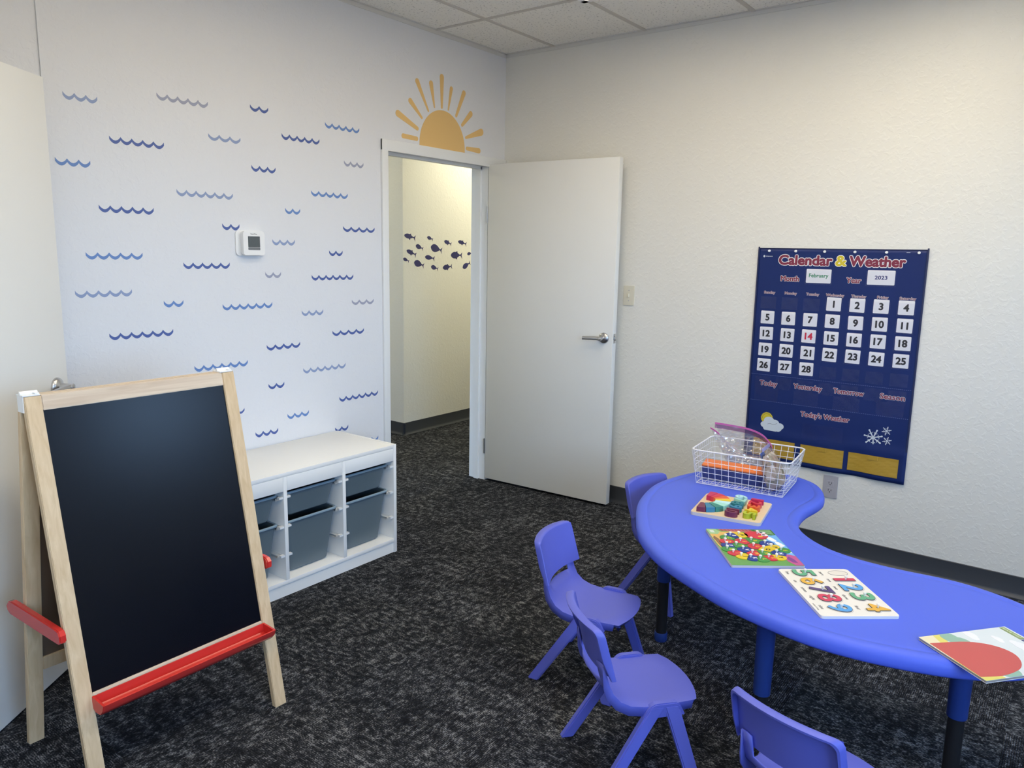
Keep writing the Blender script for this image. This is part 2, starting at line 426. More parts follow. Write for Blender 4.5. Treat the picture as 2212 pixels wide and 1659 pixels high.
# the open white door: leaf frame X along the leaf from hinge to latch, Z up
ang = .048
dd = Vector((math.sin(ang), -math.cos(ang), 0)); nn = Vector((-math.cos(ang), -math.sin(ang), 0))   # nn points to the room
dm = frame((-.1697, -.0071, 0), dd, (0, 0, 1)); # local: X leaf, Y up, Z = X x Y
door = obj('door_1', bx(0, .91, .015, 2.045, 0, .044, .002), m_door); door.matrix_world = dm; door['kind'] = 'structure'
zs = (dm.to_3x3() @ Vector((0, 0, 1))).dot(nn)   # sign of room side
# room face must sit at local z=0 side; shift if the frame points into the room
door.data.transform(Matrix.Translation((0, 0, -.044 if zs > 0 else 0)))
S = 1 if zs > 0 else -1
def lever(parent, x, y, s, length=.115, droop=0.):
    bm = BM()
    q = Matrix.Translation((x, y, 0)) @ (Matrix.Identity(4) if s > 0 else Matrix.Rotation(PI, 4, 'X'))
    lathe(bm, [(.0325, 0), (.0325, .004), (.030, .009), (.0235, .013), (.0125, .016), (.0115, .045), (.011, .060), (.004, .063)], 24, q)
    obj('rosette', bm, m_chrome, parent)
    bm = BM(); zc = s*.052
    n = 8; pts = [(x+.010 - (length+.010)*k/n, y-.004*(k/n)**2, zc - s*.004*math.sin(PI*k/n)) for k in range(n+1)]
    for i in range(len(pts)): pass
    rings = []
    for i, pnt in enumerate(pts):
        hw = .0115-.002*(i/n); th = .0075-.0015*(i/n)
        rings.append([bm.verts.new((pnt[0], pnt[1]+a, pnt[2]+b)) for a, b in [(math.cos(t)*hw, math.sin(t)*th) for t in [2*PI*k/12 for k in range(12)]]])
    for A, B in zip(rings, rings[1:]):
        for k in range(12): bm.faces.new((A[k], A[(k+1) % 12], B[(k+1) % 12], B[k]))
    bm.faces.new(rings[0]); bm.faces.new(rings[-1])
    obj('door_lever', bm, m_chrome, parent)
lever(door, .853, 1.022, S)
zd0, zd1 = (-.044, 0) if zs > 0 else (0, .044)
zm = (zd0+zd1)/2
obj('latch_plate', bx(.9095, .9115, .993, 1.05, zm-.012, zm+.012), m_chrome, door)
obj('latch_bolt', bx(.911, .923, 1.010, 1.033, zm-.007, zm+.007, .003), m_chrome, door)
for hz in (1.74, .235):
    bm = BM(); lathe(bm, [(.0055, hz-.05), (.0055, hz+.05)], 10)
    bmesh.ops.rotate(bm, verts=bm.verts, cent=(0, 0, 0), matrix=Matrix.Rotation(-PI/2, 3, 'X'))
    for v in bm.verts: v.co.x += -.004; v.co.z += S*.004
    for v in bm.verts: v.co.y = abs(v.co.y)
    obj('hinge', bm, m_chrome, door)
bm = BM(); tube(bm, [(.88, 2.02, -S*.044), (.885, 2.018, -S*.075), (.888, 2.012, -S*.082)], .0055, 8); obj('coat_hook', bm, m_whitep, door)

# the left door, swung open near the easel
d2 = Vector((.8, .6, 0)); Hn = Vector((-2.83, -.27, 0)) - d2*.91
dm2 = frame(Hn, d2, (0, 0, 1)); door2 = obj('door_2', bx(0, .91, .012, 2.048, -.044, 0, .002), m_door)
door2.matrix_world = dm2; door2['kind'] = 'structure'
lever(door2, .842, 1.022, 1, .130)
bm = BM(); box(bm, -3.6, -3.587, -.03, .02, 0, 2.12, .003); box(bm, -3.6, -3.587, -.88, -.83, 0, 2.12, .003); box(bm, -3.6, -3.587, -.83, -.03, 2.06, 2.12, .003)
struct('trim_5', bm, m_trim)

# ------------------------------------------------------------------ ceiling lights and added fill panels (above the frame)
def troffer(x0, x1, y0, y1, label, md):
    t = thing('ceiling_light', label, 'light', loc=((x0+x1)/2, (y0+y1)/2, H-.03), group='ceiling lights')
    hx, hy = (x1-x0)/2, (y1-y0)/2
    bm = BM()
    for a in ((-hx, hx, -hy, -hy+.03), (-hx, hx, hy-.03, hy), (-hx, -hx+.03, -hy, hy), (hx-.03, hx, -hy, hy)): box(bm, *a, 0, .03)
    obj('frame', bm, m_whitep, t); obj('diffuser', bx(-hx+.03, hx-.03, -hy+.03, hy-.03, .008, .014), md, t)
troffer(-1.86, -.66, -2.79, -2.20, 'flat white ceiling light panel over the blue table', m_diff)
troffer(-4.30, -3.10, -2.79, -2.20, 'flat white ceiling light panel above the camera side of the room', m_diff)
troffer(-1.3, -.1, 2.0, 2.6, 'flat warm fill panel added over the far end of the hallway', m_diffh)  # unseen panel added to brighten the dark hallway side wall
troffer(-1.86, -.66, -1.57, -.985, 'dim warm fill panel added on the ceiling nearest the open door', m_fill)  # added fill for the corner and right wall, no fixture known here
troffer(-3.08, -1.88, -1.57, -.985, 'dim warm fill panel added on the ceiling between the easel and the blue table', m_fill)  # added fill that warms the top of the wave wall
troffer(.9, 2.1, .45, 1.05, 'flat warm ceiling light panel in the hallway', m_diffh)

# ------------------------------------------------------------------ wall graphics on the back wall (frame X right, Y up, Z out)
back = frame((0, 0, 0), (1, 0, 0), (0, 0, 1))
def back_at(x, z, y=0): return frame((x, y, z), (1, 0, 0), (0, 0, 1))
def wave_poly(wd, n):
    a = wd/n; amp = min(.36*a, .0155); th = .0125 if a > .040 else .0102
    top, bot = [], []
    for i in range(n):
        for k in range(9 if i == n-1 else 8):
            u = k/8; x = -wd/2 + (i+u)*a; z = -amp*math.sin(PI*u)**.85 + amp/2
            top.append((x, z+th*(.5)))
            bot.append((x, z-th*(.5)))
    return bot + top[::-1]
WV = [(-2.657,-2.533,2.052,3,'p','three-ripple muted blue wave decal, highest at the far left of the wall'),
(-2.297,-2.071,2.107,5,'g','long greyish five-ripple wave decal high on the wall, second from left in the top row'),
(-1.864,-1.769,2.129,2,'d','tiny dark two-ripple wave decal, highest of all on the wave wall'),
(-1.443,-1.222,2.112,5,'m','five-ripple slate blue wave decal high up, left of the painted sun'),
(-2.498,-2.278,1.914,5,'d','long dark five-ripple wave decal just below the two leftmost top waves'),
(-2.076,-1.920,1.977,3,'p','flat muted three-ripple wave decal between two dark five-ripple ones high on the wall'),
(-1.700,-1.480,2.026,5,'d','dark five-ripple wave decal below the tiny dark one at the top'),
(-2.701,-2.576,1.812,3,'m','clear blue three-ripple wave decal, nearest the open left door on the upper wall'),
(-1.869,-1.740,1.866,3,'d','short dark three-ripple wave decal above the middle of the wall, above the thermostat'),
(-1.327,-1.197,1.941,3,'g','small grey three-ripple wave decal beside the top corner of the door frame'),
(-2.234,-1.970,1.732,6,'p','long pale six-ripple wave decal up and left of the thermostat'),
(-1.538,-1.307,1.778,5,'m','mid blue five-ripple wave decal right of centre, above the dark one by the door frame'),
(-2.556,-2.338,1.649,5,'d','dark five-ripple wave decal at the left, above a bright blue one of equal length'),
(-1.693,-1.607,1.685,2,'m','tiny mid blue two-ripple wave decal up and right of the thermostat'),
(-2.029,-1.943,1.599,2,'d','tiny dark two-ripple wave decal touching the thermostat plate corner'),
(-1.341,-1.125,1.613,4,'d','dark four-ripple wave decal next to the door frame at head height'),
(-1.771,-1.643,1.537,3,'p','short pale three-ripple wave decal immediately right of the thermostat'),
(-2.618,-2.396,1.467,5,'b','bright blue five-ripple wave decal at the left, level with the thermostat base'),
(-1.435,-1.348,1.489,2,'d','tiny dark two-ripple wave decal right of the thermostat, nearest the door frame of its row'),
(-2.221,-2.001,1.428,5,'d','dark five-ripple wave decal below and left of the thermostat'),
(-1.816,-1.729,1.383,2,'g','tiny greyish two-ripple wave decal below and right of the thermostat'),
(-1.548,-1.279,1.367,6,'d','dark six-ripple wave decal at mid height, left of the door frame'),
(-2.668,-2.449,1.320,5,'p','pale five-ripple wave decal at the left edge, above the door lever'),
(-2.318,-2.231,1.268,2,'b','tiny bright blue two-ripple wave decal between two long waves left of centre'),
(-2.045,-1.784,1.242,6,'b','bright six-ripple wave decal straight below the thermostat'),
(-1.291,-1.138,1.234,3,'g','small grey three-ripple wave decal nearest the door frame at mid height'),
(-1.614,-1.482,1.193,3,'p','small pale three-ripple wave decal under the dark six-ripple one at mid height'),
(-2.551,-2.284,1.147,6,'d','long dark six-ripple wave decal above the left half of the chalkboard easel'),
(-1.425,-1.211,1.079,4,'d','dark four-ripple wave decal beside the door frame, level with its latch'),
(-1.823,-1.630,1.039,4,'d','dark four-ripple wave decal just up and right of the easel top corner'),
(-2.196,-1.929,.978,6,'b','bright six-ripple wave decal skimming the right top corner of the easel'),
(-1.615,-1.343,.904,6,'p','pale six-ripple wave decal right of the easel, above the storage unit'),
(-1.821,-1.731,.850,2,'d','tiny dark two-ripple wave decal right of the easel board'),
(-1.388,-1.115,.726,6,'d','dark navy six-ripple wave decal low beside the door frame'),
(-2.077,-1.957,.755,3,'d','dark wave decal mostly hidden behind the right post of the easel'),
(-1.718,-1.588,.686,3,'m','small mid blue three-ripple wave decal low above the storage unit'),
(-1.903,-1.775,.626,3,'d','dark three-ripple wave decal just above the left part of the storage unit top'),
(-1.421,-1.332,.566,2,'d','tiny dark two-ripple wave decal touching the storage unit back edge'),
(-1.259,-1.116,.467,3,'m','small wave decal lowest at right, partly hidden by the storage unit')]
WM = {'d': m_wavedark, 'm': m_wavemid, 'p': m_wavepale, 'g': m_wavegrey, 'b': m_wavemid}
for x0, x1, z, n, c, lab in WV:
    o = obj('wave_decal', flat(wave_poly(x1-x0, n), .0002, .001), WM[c], smooth=0)
    o.matrix_world = back_at((x0+x1)/2, z-.004); tag(o, lab, 'wall decal', 'wave decals on the back wall')
# sun over the door
st = thing('sun_decal', 'large golden half sun decal with rays sitting above the doorway', 'wall decal', mw=back_at(-.585, 2.0895))
obj('sun_disc', flat([(-.194, .001)] + [(.194, .001)] + ellipse(0, .012, .194, .204, 40, 0, PI), .0002, .001), m_gold, st, smooth=0)
RAY = [(-.914,2.125,-.794,2.122,.026,.024),(-.955,2.241,-.79,2.175,.036,.022),(-.857,2.323,-.757,2.238,.030,.014),(-.801,2.437,-.705,2.282,.030,.012),(-.687,2.446,-.656,2.31,.032,.010),(-.595,2.497,-.595,2.316,.034,.016),(-.512,2.445,-.54,2.313,.026,.010),(-.398,2.44,-.472,2.288,.032,.018),(-.331,2.33,-.42,2.244,.034,.020),(-.226,2.235,-.385,2.179,.042,.016),(-.249,2.118,-.377,2.119,.032,.022)]
for x0, z0, x1, z1, w0, w1 in RAY:
    a = Vector((x0+.585, z0-2.0895)); b = Vector((x1+.585, z1-2.0895)); d = (b-a).normalized(); nrm = Vector((-d.y, d.x))
    P = []
    for k in range(9): t = PI/2+PI*k/8; P.append(a + d*(w0*.3)*1 + (-d*math.sin(t-PI/2)*w0*.5 + nrm*math.cos(t-PI/2)*w0*.5))
    for k in range(7): t = PI*k/6; P.append(b - d*(w1*.3) + (d*math.sin(t)*w1*.5 - nrm*math.cos(t)*w1*.5))
    obj('ray', flat([(p.x, p.y) for p in P], .0002, .001), m_gold, st, smooth=0)
# fish on the hallway wall
FI = [(.388,1.627,.516,1.607,'finned navy fish decal at top left of the hallway shoal',1,.30),(.651,1.618,.721,1.601,'tiny navy fish decal, second from left in the top row of the hallway shoal',0,.40),(.859,1.590,.950,1.567,'small navy fish decal in the middle of the top row of the shoal',1,.34),(1.034,1.592,1.147,1.571,'slender finned navy fish decal left of the one cut by the door jamb',1,.28),(1.214,1.578,1.40,1.560,'large navy fish decal half hidden by the right door jamb',0,.42),
(.518,1.548,.604,1.523,'plump small navy fish decal left of the largest full fish',0,.42),(.694,1.540,.832,1.512,'largest fully visible navy fish decal, upper centre of the shoal',0,.46),(.413,1.507,.523,1.473,'finned navy fish decal at the left edge, second lowest on the left of the shoal',1,.30),(.942,1.474,1.090,1.475,'finned navy fish decal right of centre, swimming level',1,.38),(1.157,1.485,1.223,1.496,'tiniest navy fish decal near the right jamb',0,.42),
(.375,1.443,.441,1.422,'tiny navy fish decal lowest at the left corner of the shoal',0,.40),(.625,1.458,.741,1.445,'slim navy fish decal without fins in the centre of the shoal',0,.32),(.498,1.414,.613,1.387,'round-bellied navy fish decal in the lower left of the shoal',0,.46),(.697,1.379,.784,1.359,'small navy fish decal, lowest in the centre of the shoal',0,.42),(.841,1.367,.959,1.381,'finned navy fish decal in the bottom row right of centre',1,.36),(1.098,1.366,1.198,1.412,'navy fish decal tilted tail-up at the lower right of the shoal',0,.42)]
for x0, z0, x1, z1, lab, fin, hh in FI:
    L = math.hypot(x1-x0, z1-z0); an = math.atan2(z1-z0, x1-x0); h = hh/2
    topc, botc = [], []
    for k in range(15):
        t = k/14; e = h*(math.sin(PI*min(1, t)**.8)**.8 if 0 < t < 1 else 0)
        topc.append((t*.80, max(e, .035 if t > .5 else 0))); botc.append((t*.80, -max(e, .035 if t > .5 else 0)))
    P = botc[1:] + [(.86, -.05), (1.0, -.21), (.95, -.02), (1.0, .17), (.86, .045)] + topc[::-1]
    bm = flat([(p[0]*L, p[1]*L) for p in P], .0002, .001)
    if fin:
        prism(bm, [(.40*L, h*.8*L), (.60*L, h*.55*L), (.56*L, (h+.05)*L)], .0002, .001); prism(bm, [(.38*L, -h*.8*L), (.56*L, -h*.6*L), (.54*L, -(h+.07)*L)], .0002, .001)
    o = obj('fish_decal', bm, m_fish, smooth=0)
    o.matrix_world = back_at(x0, z0, HY) @ Matrix.Rotation(an, 4, 'Z'); tag(o, lab, 'wall decal', 'fish decals on the hallway wall')
# thermostat
t = thing('thermostat', 'square white thermostat with grey screen on the wave wall', 'thermostat', mw=back_at(-1.893, 1.526))
obj('wall_plate', flat(rrect(-.076, .076, -.057, .057, .018), .0, .007), m_whitep, t)
bm = BM(); prism(bm, rrect(-.052, .052, -.052, .052, .012), .007, .020); prism(bm, rrect(-.055, .055, -.054, .054, .012), .018, .034)
obj('body', bm, m_whitep, t)
obj('screen', flat(rrect(-.031, .031, -.018, .031, .002), .033, .0346), m_screen, t, smooth=0)
obj('touch_strip', flat(rrect(-.031, .031, -.031, -.019, .002), .033, .0346), m_screen2, t, smooth=0)
obj('lettering', text_bm('Honeywell Home', .0075, .0002, 0, .034, x=0, y=.041, width=.034), m_dark, t, smooth=0)
# right wall fittings (X right = -y, Y up, Z out = -x)
def right_at(y, z, x=0): return frame((x, y, z), (0, -1, 0), (0, 0, 1))
t = thing('light_switch', 'ivory light switch plate on the right wall beside the open door', 'switch', mw=right_at(-.944, 1.270))
bm = BM(); prism(bm, rrect(-.035, .035, -.057, .057, .003), 0, .005); prism(bm, rrect(-.033, .033, -.055, .055, .003), .005, .0065)
obj('plate', bm, m_ivory, t)
obj('toggle', bx(-.005, .005, -.010, .012, .006, .018, .002), m_ivory, t)
for zz in (.030, -.030):
    bm = BM(); lathe(bm, [(.004, .006), (.003, .0078)], 10, Matrix.Translation((0, zz, 0))); obj('screw', bm, m_greyp, t)
t = thing('power_outlet', 'pale grey duplex power outlet low on the right wall under the calendar', 'outlet', mw=right_at(-2.152, .352))
bm = BM(); prism(bm, rrect(-.036, .036, -.058, .058, .002), 0, .004); prism(bm, rrect(-.034, .034, -.056, .056, .002), .004, .006)
obj('plate', bm, m_greyp, t)
for s in (1, -1):
    so = obj('socket', flat(rrect(-.017, .017, s*.019-.014, s*.019+.014, .006), .006, .0072), m_greyp, t)
    bm = BM(); box(bm, -.008, -.0055, s*.019-.002, s*.019+.008, .0068, .0075); box(bm, .0055, .008, s*.019-.002, s*.019+.007, .0068, .0075); prism(bm, ellipse(0, s*.019-.007, .0028, .0028, 10), .0068, .0075)
    obj('slots', bm, m_dark, so)

# ------------------------------------------------------------------ calendar chart
CY0 = -1.694; CZ0 = .432
cal_m = right_at(CY0, CZ0)
def cv(yy, zz): return (yy+CY0, zz-CZ0)      # (distance along wall, height) -> chart coordinates
def zoff(u, v):
    k = max(0., (.17-v)/.17); b = max(0, 1-abs(v-.145)/.035)
    return .0062 + k*(.006 + .005*math.sin(u*17+1)+.004*math.sin(u*31)) + .004*b
cal = thing('pocket_chart', 'tall blue calendar and weather pocket chart pinned to the right wall', 'calendar chart', mw=cal_m)
bm = BM(); nu, nv = 48, 60; W_, Hh = .794, 1.121
g = [[bm.verts.new((W_*i/nu, Hh*j/nv, zoff(W_*i/nu, Hh*j/nv))) for i in range(nu+1)] for j in range(nv+1)]
for j in range(nv):
    for i in range(nu): bm.faces.new((g[j][i], g[j][i+1], g[j+1][i+1], g[j+1][i]))
o = obj('fabric_panel', bm, m_cal, cal, smooth=60); sm = o.modifiers.new('thick', 'SOLIDIFY'); sm.thickness = .002; sm.offset = -1
bm = BM()
for x in (.0035, W_-.0035): box(bm, x-.0035, x+.0035, 0, Hh+.006, .005, .009)
box(bm, 0, W_, Hh-.004, Hh, .005, .008)
obj('edge_binding', bm, mat('dark_binding', (.014, .022, .08), .5), cal)
ZT = .0066
def lettering(body, x, y, width, size, name='lettering', fill=m_maroon, bold=.0012, edge=.0035, z=ZT):
    o = obj(name, text_bm(body, size, .0002, edge+bold, z, x=x, y=y, width=width), m_white, cal, smooth=0)
    obj('letter_fill', text_bm(body, size, .0002, bold, z+.0006, x=x, y=y, width=width-2*edge), fill, o, smooth=0)
def LT(body, y0, y1, z, size, **k):
    a, b = cv(y0, 0)[0], cv(y1, 0)[0]; lettering(body, (a+b)/2, z-CZ0, b-a, size, **k)
LT('Calendar', 1.800, 2.071, 1.494, .066, bold=.0030, edge=.0032)
LT('&', 2.078, 2.136, 1.494, .068, fill=m_yellow, bold=.0026, edge=.0032)
LT('Weather', 2.142, 2.400, 1.494, .066, bold=.0030, edge=.0032)
LT('Month', 1.819, 1.914, 1.400, .037, bold=.0012, edge=.0017)
LT('Year', 2.138, 2.210, 1.402, .037, bold=.0012, edge=.0017)
for nme, a, b in (('Sunday', 1.739, 1.798), ('Monday', 1.846, 1.908), ('Tuesday', 1.953, 2.018), ('Wednesday', 2.050, 2.137), ('Thursday', 2.168, 2.238), ('Friday', 2.286, 2.337), ('Saturday', 2.384, 2.456)):
    LT(nme, a, b, 1.324, .0185, bold=.0002, edge=.0009)
LT('Today', 1.750, 1.846, .845, .036, bold=.0010, edge=.0015)
LT('Yesterday', 1.926, 2.073, .847, .036, bold=.0010, edge=.0015)
LT('Tomorrow', 2.124, 2.271, .851, .036, bold=.0010, edge=.0015)
LT('Season', 2.341, 2.455, .852, .036, bold=.0010, edge=.0015)
LT("Today's Weather", 1.974, 2.216, .707, .036, bold=.0010, edge=.0015)
u, v = cv(1.727, 1.511)
bm = text_bm('learning resources', .0065, .0002, .0002, ZT, x=u+.026, y=v, width=.034); prism(bm, ellipse(u, v, .005, .006, 14), ZT, ZT+.0004)
obj('maker_mark', bm, m_cloud, cal, smooth=0)
obj('corner_mark', bx(.70, .716, 1.106, 1.108, ZT, ZT+.0004), m_cloud, cal, smooth=0)
for yy in (1.752, 1.886, 2.027, 2.168, 2.309, 2.447):
    u, v = cv(yy, 1.5385)
    bm = BM(); lathe(bm, [(.0062, 0), (.0062, .0015), (.004, .002), (.0036, .007), (.0055, .0075), (.0055, .010), (.001, .0105)], 14, Matrix.Translation((u, v, ZT)))
    obj('push_pin', bm, m_whitep, cal)
# pockets: 7 x 6 date pockets, month, year and four day pockets
COL = [1.7665, 1.8755, 1.984, 2.092, 2.2005, 2.309, 2.418]; ROW = [1.2815, 1.1965, 1.1125, 1.0285, .9445, .8615]
def pocket(u, v, hw, hh_, z=.0098):
    bm = BM(); n = 6
    gg = [[bm.verts.new((u-hw+2*hw*i/n, v-hh_+2*hh_*j/n, z+.0012*math.sin(i*1.7+j*1.1+u*90) * (0 < i < n)*(0 < j))) for i in range(n+1)] for j in range(n+1)]
    for j in range(n):
        for i in range(n): bm.faces.new((gg[j][i], gg[j][i+1], gg[j+1][i+1], gg[j+1][i]))
    return obj('clear_pocket', bm, m_film, cal)
for r in range(6):
    for c in range(7):
        u, v = cv(COL[c], ROW[r]); pocket(u, v-.008, .040, .031)
for a, b, zz in ((1.946, 2.068, 1.415), (2.233, 2.356, 1.417)):
    u, v = cv((a+b)/2, zz); pocket(u, v-.004, .066, .036)
for yc in (1.790, 1.995, 2.192, 2.392):
    u, v = cv(yc, .790); pocket(u, v, .062, .034)
u, v = cv(2.09, .60); pocket(u, v+.02, .10, .045)
bm = BM()
for zz, y0, y1 in ((.893, 1.70, 2.48), (.753, 1.71, 2.48)):
    n = 90
    for k in range(n):
        u, v = cv(y0+(y1-y0)*k/n, zz); box(bm, u, u+.004, v-.0006, v+.0006, ZT, ZT+.0005)
obj('stitching', bm, m_stitch, cal, smooth=0)
# yellow storage pouches
for a, b in ((1.745, 1.958), (1.992, 2.201), (2.227, 2.454)):
    bm = BM(); u0, v0 = cv(a, .460); u1, v1 = cv(b, .549); n = 10
    for (ua, ub, va, vb, dz) in ((u0, u1, v0, v1, .004), (u0-.002, u1+.002, v0-.002, v1+.002, .0025)):
        gg = [[bm.verts.new((ua+(ub-ua)*i/n, va+(vb-va)*j/n, zoff(ua+(ub-ua)*i/n, va+(vb-va)*j/n)+dz+.002*(dz > .003)*(0 < i < n)*(0 < j < n)*math.sin(i*1.9+j*2.3+a*20))) for i in range(n+1)] for j in range(n+1)]
        for j in range(n):
            for i in range(n): bm.faces.new((gg[j][i], gg[j][i+1], gg[j+1][i+1], gg[j+1][i]))
    po = obj('yellow_pouch', bm, m_pouch, cal)
    obj('pouch_tab', bx((u0+u1)/2-.022, (u0+u1)/2+.022, v1-.018, v1, zoff((u0+u1)/2, v1)+.0065, zoff((u0+u1)/2, v1)+.008), m_pouch, po)
# cloud with sun
u, v = cv(1.772, .590)
bm = BM(); P = []
for k in range(48):
    t = 2*PI*k/48; r = .031*(1+.07*(1 if k % 2 else -1)); P.append((u+.032+r*math.cos(t), v+.072+r*math.sin(t)))
prism(bm, P, ZT, ZT+.0004); so = obj('sun_print', bm, m_yellow, cal, smooth=0)
bm = BM(); 
for k in range(3):
    pass
tube(bm, [(u+.032+.024*math.cos(t), v+.072+.024*math.sin(t), ZT+.0006) for t in [k*PI/10-.2 for k in range(12)]], .0007, 4); obj('print_line', bm, m_ink, so)
def cloud(bm, u, v, w_, h_, z0, z1):
    for cx, cy, r in ((.16, .42, .16), (.36, .68, .24), (.60, .58, .20), (.82, .42, .17), (.30, .24, .19), (.55, .22, .20), (.74, .26, .17)):
        prism(bm, ellipse(u+cx*w_, v+cy*h_, r*w_*.95, r*w_*.80, 20), z0, z1); z0 += .00002; z1 += .00002
bm = BM(); cloud(bm, u, v+.004, .126, .078, ZT+.0009, ZT+.0013); co = obj('cloud_print', bm, m_cloud, cal, smooth=0)
bm = BM(); tube(bm, [(u+.038+.05*k/8, v+.040+.004*math.sin(k*.9)+.001*k, ZT+.0016) for k in range(9)], .0006, 4); obj('print_line', bm, m_ink, co)
# snowflakes
for yy, zz, r, n in ((2.331, .641, .040, 7), (2.388, .683, .020, 6), (2.394, .634, .019, 6)):
    bm = BM(); u, v = cv(yy, zz)
    for k in range(n):
        a = 2*PI*k/n+.3; d = Vector((math.cos(a), math.sin(a))); q = Vector((-d.y, d.x)); th = r*.055+.0006
        c = Vector((u, v))
        prism(bm, [tuple(c+q*th), tuple(c+d*r+q*th), tuple(c+d*r-q*th), tuple(c-q*th)], ZT, ZT+.0004)
        prism(bm, ellipse(*(c+d*r), r*.11, r*.11, 8), ZT, ZT+.0005)
        for s in (1, -1):
            e = c+d*r*.5; f = e+(d*.6+q*s*.8)*r*.28
            prism(bm, [tuple(e+q*th*.7), tuple(f+q*th*.7), tuple(f-q*th*.7), tuple(e-q*th*.7)], ZT, ZT+.00045)
    obj('snowflake_print', bm, m_cloud, cal, smooth=0)
# date cards in the pockets
cardmesh = None
def card(u, v, hw, hh_, txt, ink, size, label, tilt=0., width=None):
    t = thing('date_card', label, 'number card', mw=cal_m @ Matrix.Translation((u, v, .0066)) @ Matrix.Rotation(tilt, 4, 'Z'), group='cards in the chart pockets')
    obj('card', flat(rrect(-hw, hw, -hh_, hh_, .004), 0, .0008), m_card, t, smooth=0)
    obj('print', text_bm(txt, size, .0001, .0019 if size > .03 else .0007, .0009, width=width), ink, t, smooth=0)
rng = random.Random(3)
for n in range(1, 29):
    k = n+2; r, c = divmod(k, 7); u, v = cv(COL[c], ROW[r])
    card(u+rng.uniform(-.001, .001), v+rng.uniform(-.001, .001), .0345, .0335, str(n), m_redink if n == 14 else m_ink, .046,
         f'white square card printed {n} in {"red" if n == 14 else "black"} in the blue wall calendar', rng.uniform(-.015, .015))
u, v = cv(2.007, 1.417); card(u, v, .060, .0345, 'February', m_greenink, .026, 'white oblong card printed February in green beside the word Month', width=.094)
u, v = cv(2.295, 1.419); card(u, v, .061, .0345, '2023', m_navyink, .024, 'white oblong card printed 2023 beside the word Year', width=.056)

# ------------------------------------------------------------------ storage unit with bins
TX1, TX0, TYF, TYB, TH = -1.411, -2.401, -.4476, -.008, .56
cx_, cy_ = (TX0+TX1)/2, (TYF+TYB)/2
su = thing('storage_unit', 'low white three-bay storage unit against the wave wall', 'storage unit', loc=(cx_, cy_, 0))
hw, hd, pt = .495, (TYB-TYF)/2, .018
bay = (2*hw-pt)/3
for s in (-1, 1): obj('side_panel', bx(min(s*hw, s*(hw-pt)), max(s*hw, s*(hw-pt)), -hd, hd, 0, TH, .0012), m_lamin, su)
obj('top_board', bx(-hw+pt, hw-pt, -hd+.001, hd, TH-pt-.0005, TH-.0005, .001), m_lamin, su)
obj('bottom_shelf', bx(-hw+pt, hw-pt, -hd+.001, hd, .055, .073, .001), m_lamin, su)
obj('plinth', bx(-hw+pt, hw-pt, -hd+.006, -hd+.022, 0, .0545), m_lamin, su)
obj('back_panel', bx(-hw+pt, hw-pt, hd-.006, hd-.001, .073, TH-pt), m_lamin, su)
for k in (1, 2):
    x = -hw+pt/2+k*bay; obj('divider', bx(x-pt/2, x+pt/2, -hd+.001, hd-.006, .0735, TH-pt-.001, .001), m_lamin, su)
for k in range(3):
    a = -hw+pt+k*bay; obj('top_rail', bx(a+.0006, a+bay-pt-.0006, -hd+.0015, -hd+.017, TH-pt-.0645, TH-pt-.001, .001), m_lamin, su)
RZ = (.443, .311, .180)
for k in range(3):
    a = -hw+pt+k*bay; b = a+bay-pt
    for z in RZ:
        for x, s in ((a, 1), (b, -1)):
            P = [(-.150, z-.012), (-.195, z-.012), (-.212, z+.004), (-.204, z+.010), (.19, z+.006), (.19, z), (-.196, z+.002), (-.19, z-.008), (-.150, z-.008)]
            bm = BM(); x0, x1 = (x, x+.013) if s > 0 else (x-.013, x)
            # rail: horizontal ledge with a turned front tip
            box(bm, x0, x1, -.185, .19, z-.003, z); box(bm, x if s > 0 else x-.002, x+.002 if s > 0 else x, -.185, .19, z-.014, z+.008)
            prism(bm, [(-.185, -.014), (-.2145, .000), (-.2145, .009), (-.1985, .009), (-.1985, -.0005), (-.185, -.0005)], 0, .020, Matrix(((0, 0, 1, x0 if s > 0 else x0-.007), (1, 0, 0, 0), (0, 1, 0, z), (0, 0, 0, 1))))
            box(bm, x0, x1, -.185, .19, z-.014, z-.012)
            obj('runner', bm, m_runner, su)
def tub(depth):
    """open bin hanging by its rim: origin at the rim centre"""
    bm = BM(); n = 5
    def ring(hx, y0, y1, r, z): return [bm.verts.new((p[0], p[1], z)) for p in rrect(-hx, hx, y0, y1, r, n)]
    tw = .010+.06*depth; 
    R = [ring(.142, -.198, .198, .02, 0), ring(.142, -.198, .198, .02, .010), ring(.134, -.190, .190, .018, .011), ring(.133, -.189, .189, .018, .002),
         ring(.131-tw, -.186+tw*.8, .186-tw*.8, .022, -depth+.006), ring(.124-tw, -.180+tw*.8, .180-tw*.8, .018, -depth+.003)]
    for A, B in zip(R, R[1:]):
        for k in range(len(A)): bm.faces.new((A[k], A[(k+1) % len(A)], B[(k+1) % len(A)], B[k]))
    bm.faces.new(R[-1])
    O = [R[0], ring(.1355, -.191, .191, .018, -.002), ring(.1335-tw, -.1885+tw*.8, .1885-tw*.8, .024, -depth+.006), ring(.126-tw, -.182+tw*.8, .182-tw*.8, .02, -depth)]
    for A, B in zip(O, O[1:]):
        for k in range(len(A)): bm.faces.new((A[k], B[k], B[(k+1) % len(A)], A[(k+1) % len(A)]))
    bm.faces.new(O[-1][::-1])
    return bm
def rim():
    bm = BM(); tube(bm, [(p[0], p[1], .0075) for p in rrect(-.1415, .1415, -.1975, .1975, .02, 5)], .0055, 6, True); return bm
m_rim = mat('pale_blue_grey_plastic', (.24, .33, .40), .3)
names = ('left', 'middle', 'right')
protos = {}
